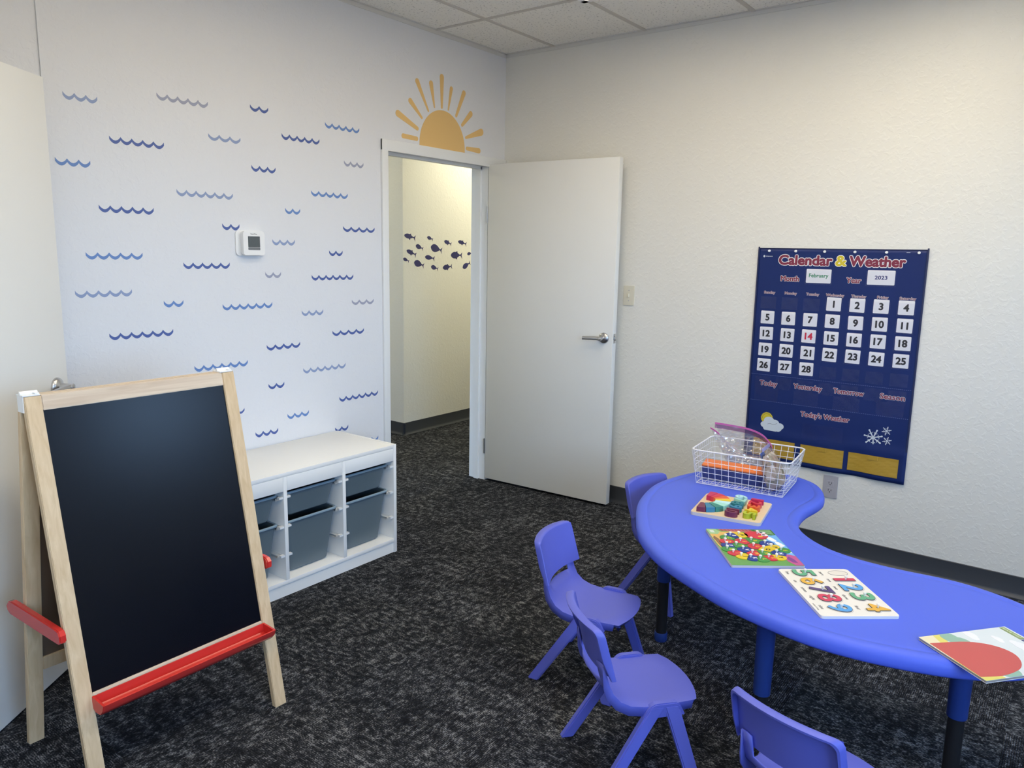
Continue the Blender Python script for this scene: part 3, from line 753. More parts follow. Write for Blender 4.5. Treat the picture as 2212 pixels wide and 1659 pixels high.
for d, dn, z in ((.105, 'shallow', RZ[0]), (.236, 'deep', RZ[1])):
    for k in range(3):
        a = -hw+pt+k*bay; x = a+(bay-pt)/2
        lab = f'{dn} grey-blue bin in the {names[k]} bay of the white storage unit'
        mw = Matrix.Translation((cx_+x, cy_+.0095, z+.0026))
        if d not in protos:
            t = thing('storage_bin', lab, 'bin', mw=mw, group='storage bins'); obj('tub', tub(d), m_bin, t); obj('rim', rim(), m_rim, t); protos[d] = t
        else: dup(protos[d], mw, lab)

# ------------------------------------------------------------------ easel (X along its width, Y towards the viewer's side is -y)
EX, EY = -2.8843, -.8668; EW, EH, DF, DB, LW, V0 = .6236, 1.1051, .2463, .195, .0422, .0209
ea = thing('chalkboard_easel', 'wooden A-frame easel with black chalkboard and red tray', 'easel', loc=(EX, EY, 0), rz=.0013)
fv = lambda z: -(V0+(DF-V0)*(1-z/EH)); bv = lambda z: V0+(DB-V0)*(1-z/EH)
TK = .021
def leg(u0, u1, f, s, z0=0., z1=EH, d0=0., d1=None, bev=.002):
    """slanted bar between the outer face line f(z) and d1 behind it, between heights"""
    d1 = TK if d1 is None else d1
    bm = BM(); vs = []
    for u in (u0, u1):
        for z, d in ((z0, d0), (z0, d1), (z1, d1), (z1, d0)): vs.append(bm.verts.new((u, f(z)+s*d, z)))
    a, b = vs[:4], vs[4:]
    bm.faces.new(a); bm.faces.new(b[::-1])
    for i in range(4): bm.faces.new((a[i], b[i], b[(i+1) % 4], a[(i+1) % 4]))
    if bev: bmesh.ops.bevel(bm, geom=list(bm.edges), offset=bev, segments=2, affect='EDGES')
    return bm
hwE = EW/2
for s in (-1, 1):
    u0, u1 = (s*hwE, s*(hwE-LW)) if s < 0 else (s*(hwE-LW), s*hwE)
    obj('front_leg', leg(u0, u1, fv, 1), m_wooda, ea); obj('rear_leg', leg(u0, u1, bv, -1), m_wooda, ea)
ui0, ui1 = -hwE+LW, hwE-LW
obj('top_rail', leg(ui0, ui1, fv, 1, 1.063, 1.104, .001), m_woodu, ea)
obj('chalkboard', leg(ui0-.002, ui1+.002, fv, 1, .262, 1.066, .006, .011, 0), m_board, ea, smooth=0)
obj('lower_rail', leg(ui0, ui1, fv, 1, .238, .2915, .001), m_woodu, ea)
obj('top_rail', leg(ui0, ui1, bv, -1, 1.055, 1.1045, .001), m_woodu, ea)
obj('rear_panel', leg(ui0-.002, ui1+.002, bv, -1, .27, 1.062, .007, .013, 0), m_hard, ea, smooth=0)
obj('lower_rail', leg(ui0, ui1, bv, -1, .243, .286, .001), m_wooda, ea)
# chalk tray: channel along the lower rail
def tray(f, s):
    bm = BM(); z0 = .270; y0 = f(z0)
    prof = [(0, .016), (.0, -.016), (.016, -.024), (.045, -.022), (.060, -.006), (.066, .012), (.062, .013), (.056, -.002), (.043, -.016), (.018, -.018), (.006, -.010), (.004, .016)]
    ends = (-.268, .268); R = []
    for u in ends: R.append([bm.verts.new((u, y0+s*p[0], z0+p[1])) for p in prof])
    n = len(prof)
    for i in range(n): bm.faces.new((R[0][i], R[0][(i+1) % n], R[1][(i+1) % n], R[1][i]))
    for k, u in enumerate(ends):
        e = -.006 if k == 0 else .006
        outer = [(0, .016), (.0, -.016), (.016, -.024), (.045, -.022), (.060, -.006), (.066, .012)]
        A = [bm.verts.new((u, y0+s*p[0], z0+p[1])) for p in outer]; B = [bm.verts.new((u+e, y0+s*p[0]*(.96 if p[0] > .03 else 1), z0+p[1])) for p in outer]
        bm.faces.new(A); bm.faces.new(B)
        for i in range(6): bm.faces.new((A[i], A[(i+1) % 6], B[(i+1) % 6], B[i]))
    return bm
obj('chalk_tray', tray(fv, -1), m_red, ea, smooth=50)
for s in (-1, 1):
    bm = BM(); x0 = s*(hwE+.002); x1 = s*(hwE+.020)
    P = [(-.165, .456), (-.150, .448), (.165, .436), (.185, .444), (.190, .458), (.176, .474), (.15, .481), (-.135, .490), (-.155, .488), (-.165, .476)]
    prism(bm, P, min(x0, x1), max(x0, x1), Matrix(((0, 0, 1, 0), (1, 0, 0, 0), (0, 1, 0, 0), (0, 0, 0, 1))))
    bmesh.ops.bevel(bm, geom=[e for e in bm.edges if abs(e.verts[0].co.x-e.verts[1].co.x) < 1e-4], offset=.003, segments=2, affect='EDGES')
    obj('side_brace', bm, m_red, ea)
    bm = BM(); xc = s*(hwE-LW/2-.002)
    box(bm, xc-.026, xc+.018, -.022, .022, EH-.001, EH+.003, .001); tube(bm, [(xc-.026, 0, EH+.006), (xc+.018, 0, EH+.006)], .0055, 8)
    box(bm, xc+.005, xc+.016, -.02, .012, EH+.003, EH+.007, .001); box(bm, s*hwE, s*(hwE+.002), -.018, .018, EH-.045, EH, 0)
    obj('hinge_cap', bm, m_whitep, ea)

# ------------------------------------------------------------------ chairs (local: X right, Y forward)
def chair_shell():
    bm = BM()
    S_ = [(.128, .252, .100, .012), (.134, .262, .118, .020), (.118, .268, .128, .028), (.07, .268, .132, .030), (.02, .2665, .134, .032), (-.03, .267, .134, .032), (-.068, .272, .132, .032), (-.096, .285, .128, .030), (-.115, .306, .123, .028), (-.126, .332, .120, .024), (-.133, .356, .119, .018), (-.142, .392, .118, .012)]
    xs = [-1, -.96, -.86, -.70, -.5, -.25, 0, .25, .5, .70, .86, .96, 1]
    rows = []
    for i, (y, z, hw_, sk) in enumerate(S_):
        a = S_[min(i+1, len(S_)-1)]; b = S_[max(i-1, 0)]
        tang = Vector((b[0]-a[0], b[1]-a[1])).normalized(); nrm = Vector((tang.y, -tang.x))
        if i < 6 and nrm.y > 0: nrm = -nrm
        if i >= 6 and nrm.x > 0: nrm = -nrm       # down under the seat, backwards behind the neck
        bow = .024 if i < 3 else .024*max(0, 1-(i-2)/3)
        dish = .006 if 2 < i < 9 else 0
        hollow = .030*min(1, max(0, (i-6)/3))
        row = []
        for k, f in enumerate(xs):
            yy = y + bow*(1-f*f) - hollow*(1-f*f); zz = z - dish*(1-f*f)
            if k in (0, len(xs)-1): yy += nrm.x*sk; zz += nrm.y*sk; ff = f*1.0
            elif k in (1, len(xs)-2): yy += nrm.x*.003; zz += nrm.y*.003; ff = 1.0 if f > 0 else -1.0
            else: ff = f
            row.append(bm.verts.new((ff*hw_, yy, zz)))
        rows.append(row)
    for i in range(len(rows)-1):
        for k in range(len(xs)-1):
            if i >= 9 and 3 <= k <= 8: continue          # hand slot
            bm.faces.new((rows[i][k], rows[i][k+1], rows[i+1][k+1], rows[i+1][k]))
    lip = [bm.verts.new((v.co.x*.97, v.co.y-.010, v.co.z-.014)) for v in rows[0]]
    for k in range(len(xs)-1): bm.faces.new((rows[0][k+1], rows[0][k], lip[k], lip[k+1]))
    for s in (-1, 1):
        P = [(-.040, .230), (-.020, .262), (-.008, .271), (0, .2735), (.052, .2735), (.064, .271), (.074, .262), (.090, .232)]
        vs = prism(bm, P, min(s*.122, s*.144), max(s*.122, s*.144), Matrix(((0, 0, 1, 0), (1, 0, 0, 0), (0, 1, 0, 0), (0, 0, 0, 1))))
        bmesh.ops.bevel(bm, geom=list({e for v in vs for e in v.link_edges if all(x in vs for x in e.verts)}), offset=.003, segments=2, affect='EDGES')
    return bm
def chair_back():
    bm = BM(); nu, nv = 14, 8
    hb, ht = .356, .504; dep = .026
    def P(u, v, d):
        w_ = .1435-.004*v
        z = hb+(ht-hb)*v + .006*(1-u*u)*v; y = -.117-.040*v - .030*(1-u*u) - d
        return Vector((u*(w_-.12*d*abs(u)), y, z - .10*d))
    th = .006; ku, kv = .95, .955
    def sheet(d): return [[bm.verts.new(P((-1+2*i/nu)*ku, j/nv*kv, d)) for i in range(nu+1)] for j in range(nv+1)]
    F, B_ = sheet(0), sheet(th)
    for g, fl in ((F, 0), (B_, 1)):
        for j in range(nv):
            for i in range(nu):
                q = (g[j][i], g[j][i+1], g[j+1][i+1], g[j+1][i]); bm.faces.new(q[::-1] if fl else q)
    rc = .13
    edge = [(-1, (1-rc)*j/nv) for j in range(nv)] + [(-1+rc-rc*math.cos(PI/2*k/6), 1-rc+rc*math.sin(PI/2*k/6)) for k in range(7)]
    edge = edge + [(-1+rc+(2-2*rc)*i/nu, 1) for i in range(1, nu)] + [(-u, v) for u, v in edge[::-1]]
    L_ = []
    for u, v in edge:
        sc_ = lambda k: (u*(1-k), v if v < .3 else v-(k*.9)*min(1, (v-.3)/.4))
        dp = dep*(.60+.40*min(1, v*2.5))
        pts = [(sc_(.055), 0), (sc_(.028), .0012), (sc_(.008), .0045), (sc_(0), .010), (sc_(0), dp-.002), (sc_(.006), dp), (sc_(.045), dp), (sc_(.055), th*.9)]
        L_.append([bm.verts.new(P(q[0], q[1], d)) for q, d in pts])
    m_ = len(L_[0])
    for A, B in zip(L_, L_[1:]):
        for k in range(m_-1): bm.faces.new((A[k], A[k+1], B[k+1], B[k]))
        bm.faces.new((A[m_-1], A[0], B[0], B[m_-1]))
    bm.faces.new(L_[0]); bm.faces.new(L_[-1][::-1])
    for i in range(nu): bm.faces.new((F[0][i], B_[0][i], B_[0][i+1], F[0][i+1]))
    return bm
def chair_leg(top, foot, w0, w1, t0, t1):
    """tapered flat bar; width along Y, thickness along X"""
    bm = BM(); top, foot = Vector(top), Vector(foot); vs = []
    for c, w_, t in ((foot, w1, t1), (top, w0, t0)):
        vs.append([bm.verts.new(c+Vector((sx*t/2, sy*w_/2, 0))) for sx, sy in ((-1, -1), (1, -1), (1, 1), (-1, 1))])
    bm.faces.new(vs[0][::-1]); bm.faces.new(vs[1])
    for k in range(4): bm.faces.new((vs[0][k], vs[0][(k+1) % 4], vs[1][(k+1) % 4], vs[1][k]))
    bmesh.ops.bevel(bm, geom=[e for e in bm.edges], offset=.004, segments=2, affect='EDGES')
    return bm
def make_chair(mw, label):
    t = thing('child_chair', label, 'chair', mw=mw, group='blue child chairs around the table')
    o = obj('seat', chair_shell(), m_chair, t, smooth=50); md = o.modifiers.new('thick', 'SOLIDIFY'); md.thickness = .005; md.offset = -1
    o = obj('backrest', chair_back(), m_chair, t, smooth=40)
    for s in (-1, 1):
        obj('leg', chair_leg((s*.134, .006, .266), (s*.153, -.165, 0), .044, .040, .023, .023), m_chair, t)
        obj('leg', chair_leg((s*.134, .046, .266), (s*.178, .124, 0), .044, .038, .023, .023), m_chair, t)
    return t
CH = [(-1.747, -1.807, -1.399, 'blue child chair by the left end of the table, second farthest from the camera'),
      (-2.104, -2.169, -.701, 'blue child chair in the middle foreground, its back overlapping the chair behind it'),
      (-2.211, -2.714, -.252, 'blue child chair nearest the camera, cut off at the bottom edge'),
      (-.977, -1.751, -1.767, 'blue child chair tucked behind the far side of the table near the right wall')]
ch0 = None
for x, y, a, lab in CH:
    mw = Matrix.Translation((x, y, 0)) @ Matrix.Rotation(a-PI/2, 4, 'Z')
    if ch0 is None: ch0 = make_chair(mw, lab)
    else: dup(ch0, mw, lab)

# ------------------------------------------------------------------ kidney table
CC = 3.595; r2 = math.sqrt(2)
def tw_(t, s): return ((r2*t-CC+r2*s)/2, (r2*t-CC-r2*s)/2)
half = [(.095, .218), (.20, .240), (.306, .270), (.40, .299), (.48, .333), (.56, .379), (.645, .433), (.723, .503), (.785, .585), (.835, .668), (.872, .745), (.895, .83), (.903, .92), (.890, 1.01), (.855, 1.09), (.80, 1.152), (.73, 1.195), (.655, 1.215), (.585, 1.210), (.52, 1.188), (.46, 1.160), (.405, 1.122), (.355, 1.068), (.305, 1.002), (.25, .945), (.185, .892), (.12, .858), (.06, .843)]
loop = [(0, .214)] + half + [(0, .838)] + [(-t, s) for t, s in half[::-1]]
T0 = tw_(0, .6)
pl_ = [(tw_(t, s)[0]-T0[0], tw_(t, s)[1]-T0[1]) for t, s in loop]
pl_ = spline(pl_, 4)
for _ in range(6): pl_ = [tuple((pl_[i-1][a]+2*pl_[i][a]+pl_[(i+1) % len(pl_)][a])/4 for a in (0, 1)) for i in range(len(pl_))]
area = sum(pl_[i-1][0]*pl_[i][1]-pl_[i][0]*pl_[i-1][1] for i in range(len(pl_)))
if area < 0: pl_ = pl_[::-1]
def inset(P, d):
    n = len(P); out = []
    for i in range(n):
        tx, ty = P[(i+1) % n][0]-P[i-1][0], P[(i+1) % n][1]-P[i-1][1]; l = math.hypot(tx, ty)
        out.append((P[i][0]-ty/l*d, P[i][1]+tx/l*d))
    return out
tb_ = thing('kidney_table', 'blue kidney-shaped plastic activity table with toys on top', 'table', loc=(T0[0], T0[1], 0))
bm = BM(); R = []
TZ = .4985
for d, z in ((.022, .452), (.008, .4535), (.002, .460), (0, .470), (.0005, .480), (.003, .489), (.009, .4955), (.018, .499), (.028, .5), (.039, .4998), (.0425, .4975), (.045, .4972), (.048, .4984), (.06, TZ)):
    R.append([bm.verts.new((p[0], p[1], z)) for p in inset(pl_, d)])
for A, B in zip(R, R[1:]):
    for k in range(len(A)): bm.faces.new((A[k], A[(k+1) % len(A)], B[(k+1) % len(A)], B[k]))
bm.faces.new(R[0][::-1]); bm.faces.new(R[-1])
obj('tabletop', bm, m_blue, tb_, smooth=50)
LEGS = [(.218, .367, .25), (-.440, .462, .17), (-.73, .894, .25), (.73, .90, .25), (.0, .70, .25)][:4]
for t_, s_, zs_ in LEGS:
    x, y = tw_(t_, s_); x -= T0[0]; y -= T0[1]; q = Matrix.Translation((x, y, 0))
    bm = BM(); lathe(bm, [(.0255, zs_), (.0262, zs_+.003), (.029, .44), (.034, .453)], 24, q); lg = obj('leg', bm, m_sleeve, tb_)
    bm = BM(); lathe(bm, [(.0215, .02), (.0215, zs_+.02)], 20, q); obj('extension_tube', bm, m_black, lg)
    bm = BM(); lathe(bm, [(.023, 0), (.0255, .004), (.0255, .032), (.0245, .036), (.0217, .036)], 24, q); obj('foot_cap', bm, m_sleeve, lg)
# ------------------------------------------------------------------ number board on the table (X = reading direction)
def tabfr(o, xd, dz=.0002):
    X = Vector((xd[0]-o[0], xd[1]-o[1], 0)).normalized(); Y = Vector((-X.y, X.x, 0)); return frame((o[0], o[1], TZ+dz), X, Y)
COLS = dict(red=(.60, .03, .055), orange=(.70, .11, .02), magenta=(.50, .02, .09), yellow=(.72, .52, .02), mint=(.33, .66, .58), green=(.12, .40, .22), teal=(.03, .21, .24), blue=(.03, .20, .34), plum=(.16, .025, .06), lime=(.42, .48, .02), pale=(.45, .72, .76), navy=(.012, .04, .26), sky=(.10, .36, .72), violet=(.10, .06, .19), amber=(.75, .42, .05), rose=(.62, .05, .11), leaf=(.055, .27, .055))
CM = {k: mat('paint_'+k, v, .4) for k, v in COLS.items()}
m_birch = mat('birch_board', (.74, .58, .38), .5, var=(30, .9))
m_birchedge = mat('birch_edge', (.62, .57, .52), .6)
m_puzzle = mat('white_puzzle_board', (.80, .76, .70), .45, var=(14, .94))
f1 = tabfr((-1.004, -1.902), (-1.268, -1.945)) @ Matrix.Translation((-.004, .0, 0))
b1 = thing('fraction_board', 'square wooden puzzle board with rainbow arc and chunky numbers', 'puzzle board', mw=f1)
bm = BM(); prism(bm, rrect(0, .272, 0, .268, .014), 0, .0128); obj('board', bm, m_birchedge, b1)
bm = BM(); prism(bm, rrect(.0015, .2705, .0015, .2665, .013), .0128, .0140); obj('face', bm, m_birch, b1)
# arc centre near the left edge of the board as seen, i.e. small Y
arc = ['magenta', 'red', 'orange', 'yellow', 'pale', 'mint', 'teal', 'blue', 'plum']
anam = ['magenta', 'red', 'orange', 'yellow', 'pale mint', 'light green', 'dark green', 'teal blue', 'plum']
acol = ['magenta', 'red', 'orange', 'yellow', 'pale', 'mint', 'teal', 'blue', 'plum']
m_dkgreen = mat('paint_dark_green', (.04, .24, .20), .4)
acx, acy = .148, .020
for k in range(9):
    a0 = PI*(1-k/9)-.012; a1 = PI*(1-(k+1)/9)+.012
    P = ellipse(0, 0, .112, .108, 6, a0, a1) + ellipse(0, 0, .050, .048, 4, a1, a0)
    bm = BM(); prism(bm, P, 0, .020); bmesh.ops.bevel(bm, geom=[e for e in bm.edges if e.verts[0].co.z > .019 and e.verts[1].co.z > .019], offset=.0012, segments=1, affect='EDGES')
    o = obj('arc_block', bm, m_dkgreen if k == 6 else CM[acol[k]], None)
    o.matrix_world = f1 @ Matrix.Translation((acx, acy, .0142))
    tag(o, f'{anam[k]} wooden wedge of the rainbow arc on the fraction board', 'block', 'rainbow arc blocks')
NB = [('1', .044, .215, 'magenta', 'magenta'), ('2', .089, .215, 'red', 'red'), ('3', .135, .217, 'orange', 'orange'), ('4', .184, .218, 'yellow', 'yellow'), ('5', .232, .219, 'lime', 'lime green'),
      ('6', .037, .150, 'pale', 'pale cyan'), ('7', .083, .152, 'mint', 'mint green'), ('8', .128, .152, 'teal', 'dark teal'), ('9', .178, .155, 'blue', 'teal blue'), ('10', .236, .153, 'plum', 'plum')]
for txt, x, y, c, nm in NB:
    wd = .056 if txt == '10' else (.017 if txt == '1' else .038)
    bm = text_bm(txt, .066, .010, .0020, 0, width=wd)
    o = obj('number_block', bm, CM[c], None, smooth=30); o.matrix_world = f1 @ Matrix.Translation((x, y, .0142))
    tag(o, f'chunky {nm} wooden number {txt} standing on the fraction board', 'number block', 'wooden number blocks')
# ------------------------------------------------------------------ alphabet snake puzzle
f2 = tabfr((-1.402, -2.067), (-1.665, -2.27))
p2 = thing('alphabet_puzzle', 'colourful wooden alphabet puzzle board with a coiled snake', 'puzzle board', mw=f2)
PW, PH = .334, .243
bm = BM(); prism(bm, rrect(0, PW, 0, PH, .006), 0, .0085); obj('board', bm, m_birchedge, p2)
bm = BM(); prism(bm, rrect(.0005, PW-.0005, .0005, PH-.0005, .006), .0085, .0092); obj('picture_ground', bm, mat('print_green', (.13, .33, .09), .4), p2, smooth=0)
def patch(nm, P, m, dz=0.): obj(nm, flat(P, .0092+dz, .0094+dz), m, p2, smooth=0)
m_sand = mat('print_sand', (.72, .44, .12), .4); m_brown = mat('print_brown', (.22, .12, .05), .4); m_pink = mat('print_pink', (.50, .09, .27), .4); m_purple = mat('print_purple', (.22, .05, .25), .4)
m_skyp = mat('print_sky', (.16, .42, .80), .4); m_tree = mat('print_tree', (.03, .14, .03), .4); m_brick = mat('print_brick', (.36, .05, .07), .4); m_palegreen = mat('print_pale_green', (.30, .50, .24), .4)
patch('sand_print', [(.002, .03), (.03, .05), (.02, .12), (.06, .13), (.10, .03), (.20, .012), (.16, .004), (.05, .002), (.002, .004)], m_sand)
patch('leaf_print', [(.002, .002), (.05, .002), (.055, .03), (.03, .045), (.002, .035)], m_palegreen, .0002)
for k in range(4): patch('logo_stripe', [(.014+k*.006, .010), (.018+k*.006, .010), (.020+k*.006, .024), (.016+k*.006, .024)], m_white, .0004)
patch('trunk_print', [(.07, .012), (.09, .004), (.20, .012), (.24, .022), (.22, .028), (.16, .018), (.10, .022)], m_brown, .0002)
for k in range(9): patch('brick_print', [(.002, .050+k*.013), (.018, .054+k*.013), (.022, .062+k*.013), (.002, .060+k*.013)], m_brick, .0002)
patch('brick_band', [(.002, .046), (.012, .046), (.028, .10), (.028, .165), (.002, .165)], mat('print_rose', (.45, .16, .16), .4), .0001)
patch('sky_print', [(.05, .241), (.06, .212), (.11, .188), (.20, .200), (.27, .205), (.25, .241)], m_skyp, .0001)
patch('tree_print', [(.002, .241), (.002, .165), (.03, .175), (.05, .205), (.062, .222), (.055, .241)], m_tree, .0002)
for k in range(5): patch('leaf_stripe', [(.006+k*.009, .18+k*.008), (.010+k*.009, .18+k*.008), (.012+k*.010, .236), (.007+k*.010, .236)], m_palegreen, .0004)
patch('hill_print', [(.25, .241), (.235, .215), (.26, .196), (.30, .200), (.331, .215), (.331, .241)], m_pink, .0002)
patch('purple_hill_print', [(.255, .215), (.275, .204), (.305, .212), (.31, .228), (.28, .226)], m_purple, .0004)  # flat purple print on the pink hill
for x, y, s in ((.098, .210, 1.), (.145, .224, .9), (.212, .230, .6)):
    for a, b, r in ((0, 0, .012), (.013*s, .005, .010), (-.012*s, -.003, .010)): patch('cloud_print', ellipse(x+a, y+b, r*1.2*s, r*s, 14), m_white, .0003+a*.001)
patch('coil_oval_print', ellipse(.172, .112, .125, .100, 30), mat('print_olive', (.10, .24, .05), .4), .00005)  # flat olive oval printed beneath the coil
PC = dict(A=(.063, .111, 'yellow'), B=(.070, .078, 'navy'), C=(.092, .054, 'leaf'), D=(.129, .043, 'red'), F=(.165, .038, 'navy'), G=(.200, .030, 'leaf'), S=(.127, .098, 'red'), R=(.118, .139, 'leaf'), O=(.145, .179, 'navy'), T=(.164, .072, 'leaf'), U=(.172, .130, 'red'), V=(.203, .084, 'navy'), P=(.178, .190, 'yellow'), Q=(.197, .157, 'yellow'), I=(.234, .041, 'red'), W=(.235, .106, 'red'), M=(.232, .141, 'leaf'), N=(.233, .190, 'navy'), J=(.262, .060, 'yellow'), K=(.275, .088, 'navy'), L=(.283, .118, 'leaf'), X=(.272, .150, 'red'), Y=(.268, .178, 'yellow'), E=(.205, .215, 'leaf'))
cname = dict(yellow='yellow', navy='dark blue', leaf='green', red='red')
lcol = dict(yellow=m_ink, navy=m_white, leaf=m_yellow, red=mat('print_gold', (.75, .45, .03), .4))
def clip(P, a, b, c):       # keep a*x+b*y<=c
    out = []
    for i in range(len(P)):
        p, q = P[i-1], P[i]; fp, fq = a*p[0]+b*p[1]-c, a*q[0]+b*q[1]-c
        if (fp <= 0) != (fq <= 0): t = fp/(fp-fq); out.append((p[0]+(q[0]-p[0])*t, p[1]+(q[1]-p[1])*t))
        if fq <= 0: out.append(q)
    return out
def knob(h=.012, r=.0055):
    bm = BM(); lathe(bm, [(.0025, 0), (.0028, h*.4), (r*.9, h*.6), (r, h*.8), (r*.7, h*.97), (.001, h)], 12); return bm
m_knob = mat('pale_knob', (.80, .78, .72), .35)
kn_me = None
for L_, (x, y, c) in PC.items():
    P = ellipse(x, y, .026, .026, 20)
    for M_, (x2, y2, c2) in list(PC.items()) + [('head', (.061, .172, ''))]:
        if M_ == L_: continue
        dx, dy = x2-x, y2-y; l = math.hypot(dx, dy); dx /= l; dy /= l
        if l < .06: P = clip(P, dx, dy, dx*x+dy*y+l/2-.0008)
    P = clip(P, 0, 1, PH-.004)
    if len(P) < 3: continue
    t = thing('letter_piece', f'{cname[c]} knobbed alphabet piece with letter {L_} in the snake puzzle', 'puzzle piece', mw=f2 @ Matrix.Translation((x, y, .0096)), group='alphabet puzzle pieces')
    obj('piece', flat([(p[0]-x, p[1]-y) for p in P], 0, .0022), CM[c], t, smooth=0)
    obj('letter', text_bm(L_, .019, .0001, .0008, .0022, x=.003, y=.007), lcol[c], t, smooth=0)
    if kn_me is None: kn_me = obj('knob', knob(), m_knob, t, at=(-.004, -.006, .0022))
    else:
        k = kn_me.copy(); C.objects.link(k); k.parent = t
t = thing('snake_head_piece', 'red snake head piece with round white eyes in the alphabet puzzle', 'puzzle piece', mw=f2 @ Matrix.Translation((.061, .172, .0096)))
obj('piece', flat(spline([(-.022, -.040), (.010, -.044), (.034, -.030), (.040, .002), (.030, .024), (.004, .038), (-.022, .026), (-.034, -.006)], 4), 0, .0022), CM['red'], t, smooth=0)
for x, y in ((-.020, .024), (.004, .026)):
    e = obj('eye', flat(ellipse(x, y, .010, .013, 16), .0022, .0026), m_white, t, smooth=0); obj('pupil', flat(ellipse(x-.002, y-.003, .0045, .006, 12), .0026, .0029), m_ink, e, smooth=0)
obj('cheek', flat(ellipse(.018, .006, .007, .009, 14), .0022, .0025), CM['amber'], t, smooth=0)
k = kn_me.copy(); C.objects.link(k); k.parent = t; k.location = (-.012, .004, .0022)
# ------------------------------------------------------------------ number peg puzzle
f3 = tabfr((-1.598, -2.399), (-1.851, -2.606))
p3 = thing('number_puzzle', 'cream wooden peg puzzle of numbers with an empty oval for zero', 'puzzle board', mw=f3)
QW, QH = .328, .228
bm = BM(); prism(bm, rrect(0, QW, 0, QH, .010), 0, .0088)
bmesh.ops.bevel(bm, geom=[e for e in bm.edges if e.verts[0].co.z > .008 and e.verts[1].co.z > .008], offset=.0012, segments=2, affect='EDGES')
obj('board', bm, m_puzzle, p3)
m_rec = mat('recess_print', (.70, .66, .60), .55); m_outl = mat('grey_outline', (.28, .26, .27), .5); m_words = mat('word_ink', (.12, .11, .11), .5)
# the empty oval: a shallow raised rim around a sunken floor
oval = ellipse(0, 0, .019, .031, 32)
bm = BM(); tube(bm, [(p[0], p[1], .0090) for p in oval], .0009, 6, True)
o = obj('zero_recess', bm, m_outl, p3); o.location = (.034, .183, 0)
o = obj('recess_floor', flat(oval, .0088, .0091), m_rec, p3, smooth=0); o.location = (.034, .183, 0)
NP = [('1', .087, .179, 'rose', 'red', 'one'), ('2', .143, .177, 'sky', 'blue', 'two'), ('3', .206, .180, 'green', 'green', 'three'), ('4', .280, .183, 'amber', 'yellow', 'four'),
      ('5', .035, .071, 'green', 'green', 'five'), ('6', .099, .070, 'amber', 'yellow', 'six'), ('7', .160, .073, 'violet', 'purple', 'seven'), ('8', .215, .074, 'rose', 'red', 'eight'), ('9', .281, .075, 'sky', 'blue', 'nine')]
knob3 = None
for n_, x, y, c, nm, wd in NP:
    wdt = .016 if n_ == '1' else .047
    ol = obj('number_outline', text_bm(n_, .090, .00012, .0062, .0086, x=x, y=y, width=wdt+.010), m_outl, p3, smooth=0)
    il = obj('outline_gap', text_bm(n_, .090, .00012, .0055, .0089, x=x, y=y, width=wdt+.0086), m_puzzle, p3, smooth=0)
    t = thing('number_piece', f'{nm} knobbed number {n_} piece in the cream peg puzzle', 'puzzle piece', mw=f3 @ Matrix.Translation((x, y, .0093)), group='number puzzle pieces')
    obj('piece', text_bm(n_, .090, .0011, .0032, 0, width=wdt+.004), m_words, t, smooth=0)
    obj('coloured_face', text_bm(n_, .090, .0002, .0020, .0022, width=wdt+.0016), CM[c], t, smooth=0)
    if knob3 is None: knob3 = obj('knob', knob(.013, .005), m_knob, t, at=(0, .004, .0025))
    else:
        k = knob3.copy(); C.objects.link(k); k.parent = t
for wd, x, y in (('zero', .037, .127), ('one', .088, .129), ('two', .143, .125), ('three', .206, .127), ('four', .276, .130), ('five', .032, .020), ('six', .095, .020), ('seven', .155, .021), ('eight', .212, .022), ('nine', .272, .024)):
    obj('word', text_bm(wd, .015, .0001, .0002, .0089, x=x, y=y), m_words, p3, smooth=0)
obj('maker_mark', text_bm('melissa & doug', .007, .0001, 0, .0089, x=.268, y=.009), m_words, p3, smooth=0)
# ------------------------------------------------------------------ picture book overhanging the table end
f4 = tabfr((-1.81, -2.846), (-1.945, -3.015), .0020)
bk = thing('picture_book', 'thin picture book with pale cloudy cover overhanging the table edge', 'book', mw=f4)
bm = BM(); prism(bm, rrect(.001, .2165, .001, .284, .002), .0006, .0062); obj('page_block', bm, mat('grey_page_edge', (.30, .27, .25), .7), bk)
obj('cover', flat(rrect(0, .2175, 0, .285, .003), .0062, .0070), mat('print_pale_sky', (.66, .71, .72), .35), bk, smooth=0)
obj('back_cover', flat(rrect(0, .2175, 0, .285, .003), 0, .0006), m_white, bk, smooth=0)
def cp(nm, P, m, dz): obj(nm, flat(P, .0070, .0071+dz), m, bk, smooth=0)
cp('ground_print', [(0, 0), (.2175, 0), (.2175, .06), (.15, .045), (.06, .05), (0, .075)], mat('print_yellow_field', (.70, .62, .14), .4), .0001)
cp('path_print', [(.0, 0), (.12, 0), (.06, .03), (.0, .045)], mat('print_cream', (.78, .70, .46), .4), .0002)
m_bush = mat('print_bush', (.26, .44, .34), .4)
for x, y, a, b in ((.02, .082, .03, .022), (.05, .094, .03, .024), (.19, .09, .035, .030), (.16, .075, .03, .02)): cp('bush_print', [(min(max(p[0], .0005), .217), p[1]) for p in ellipse(x, y, a, b, 18)], m_bush, .0003+x*.001)
cp('red_hill_print', [(.035, .004), (.2, .002), (.205, .06), (.19, .125), (.15, .168), (.10, .172), (.06, .14), (.04, .08)][:2] + spline([(.2, .002), (.207, .07), (.185, .14), (.135, .178), (.085, .165), (.05, .11), (.035, .004)], 5, False)[1:-1], mat('print_red_hill', (.55, .085, .075), .4), .0006)
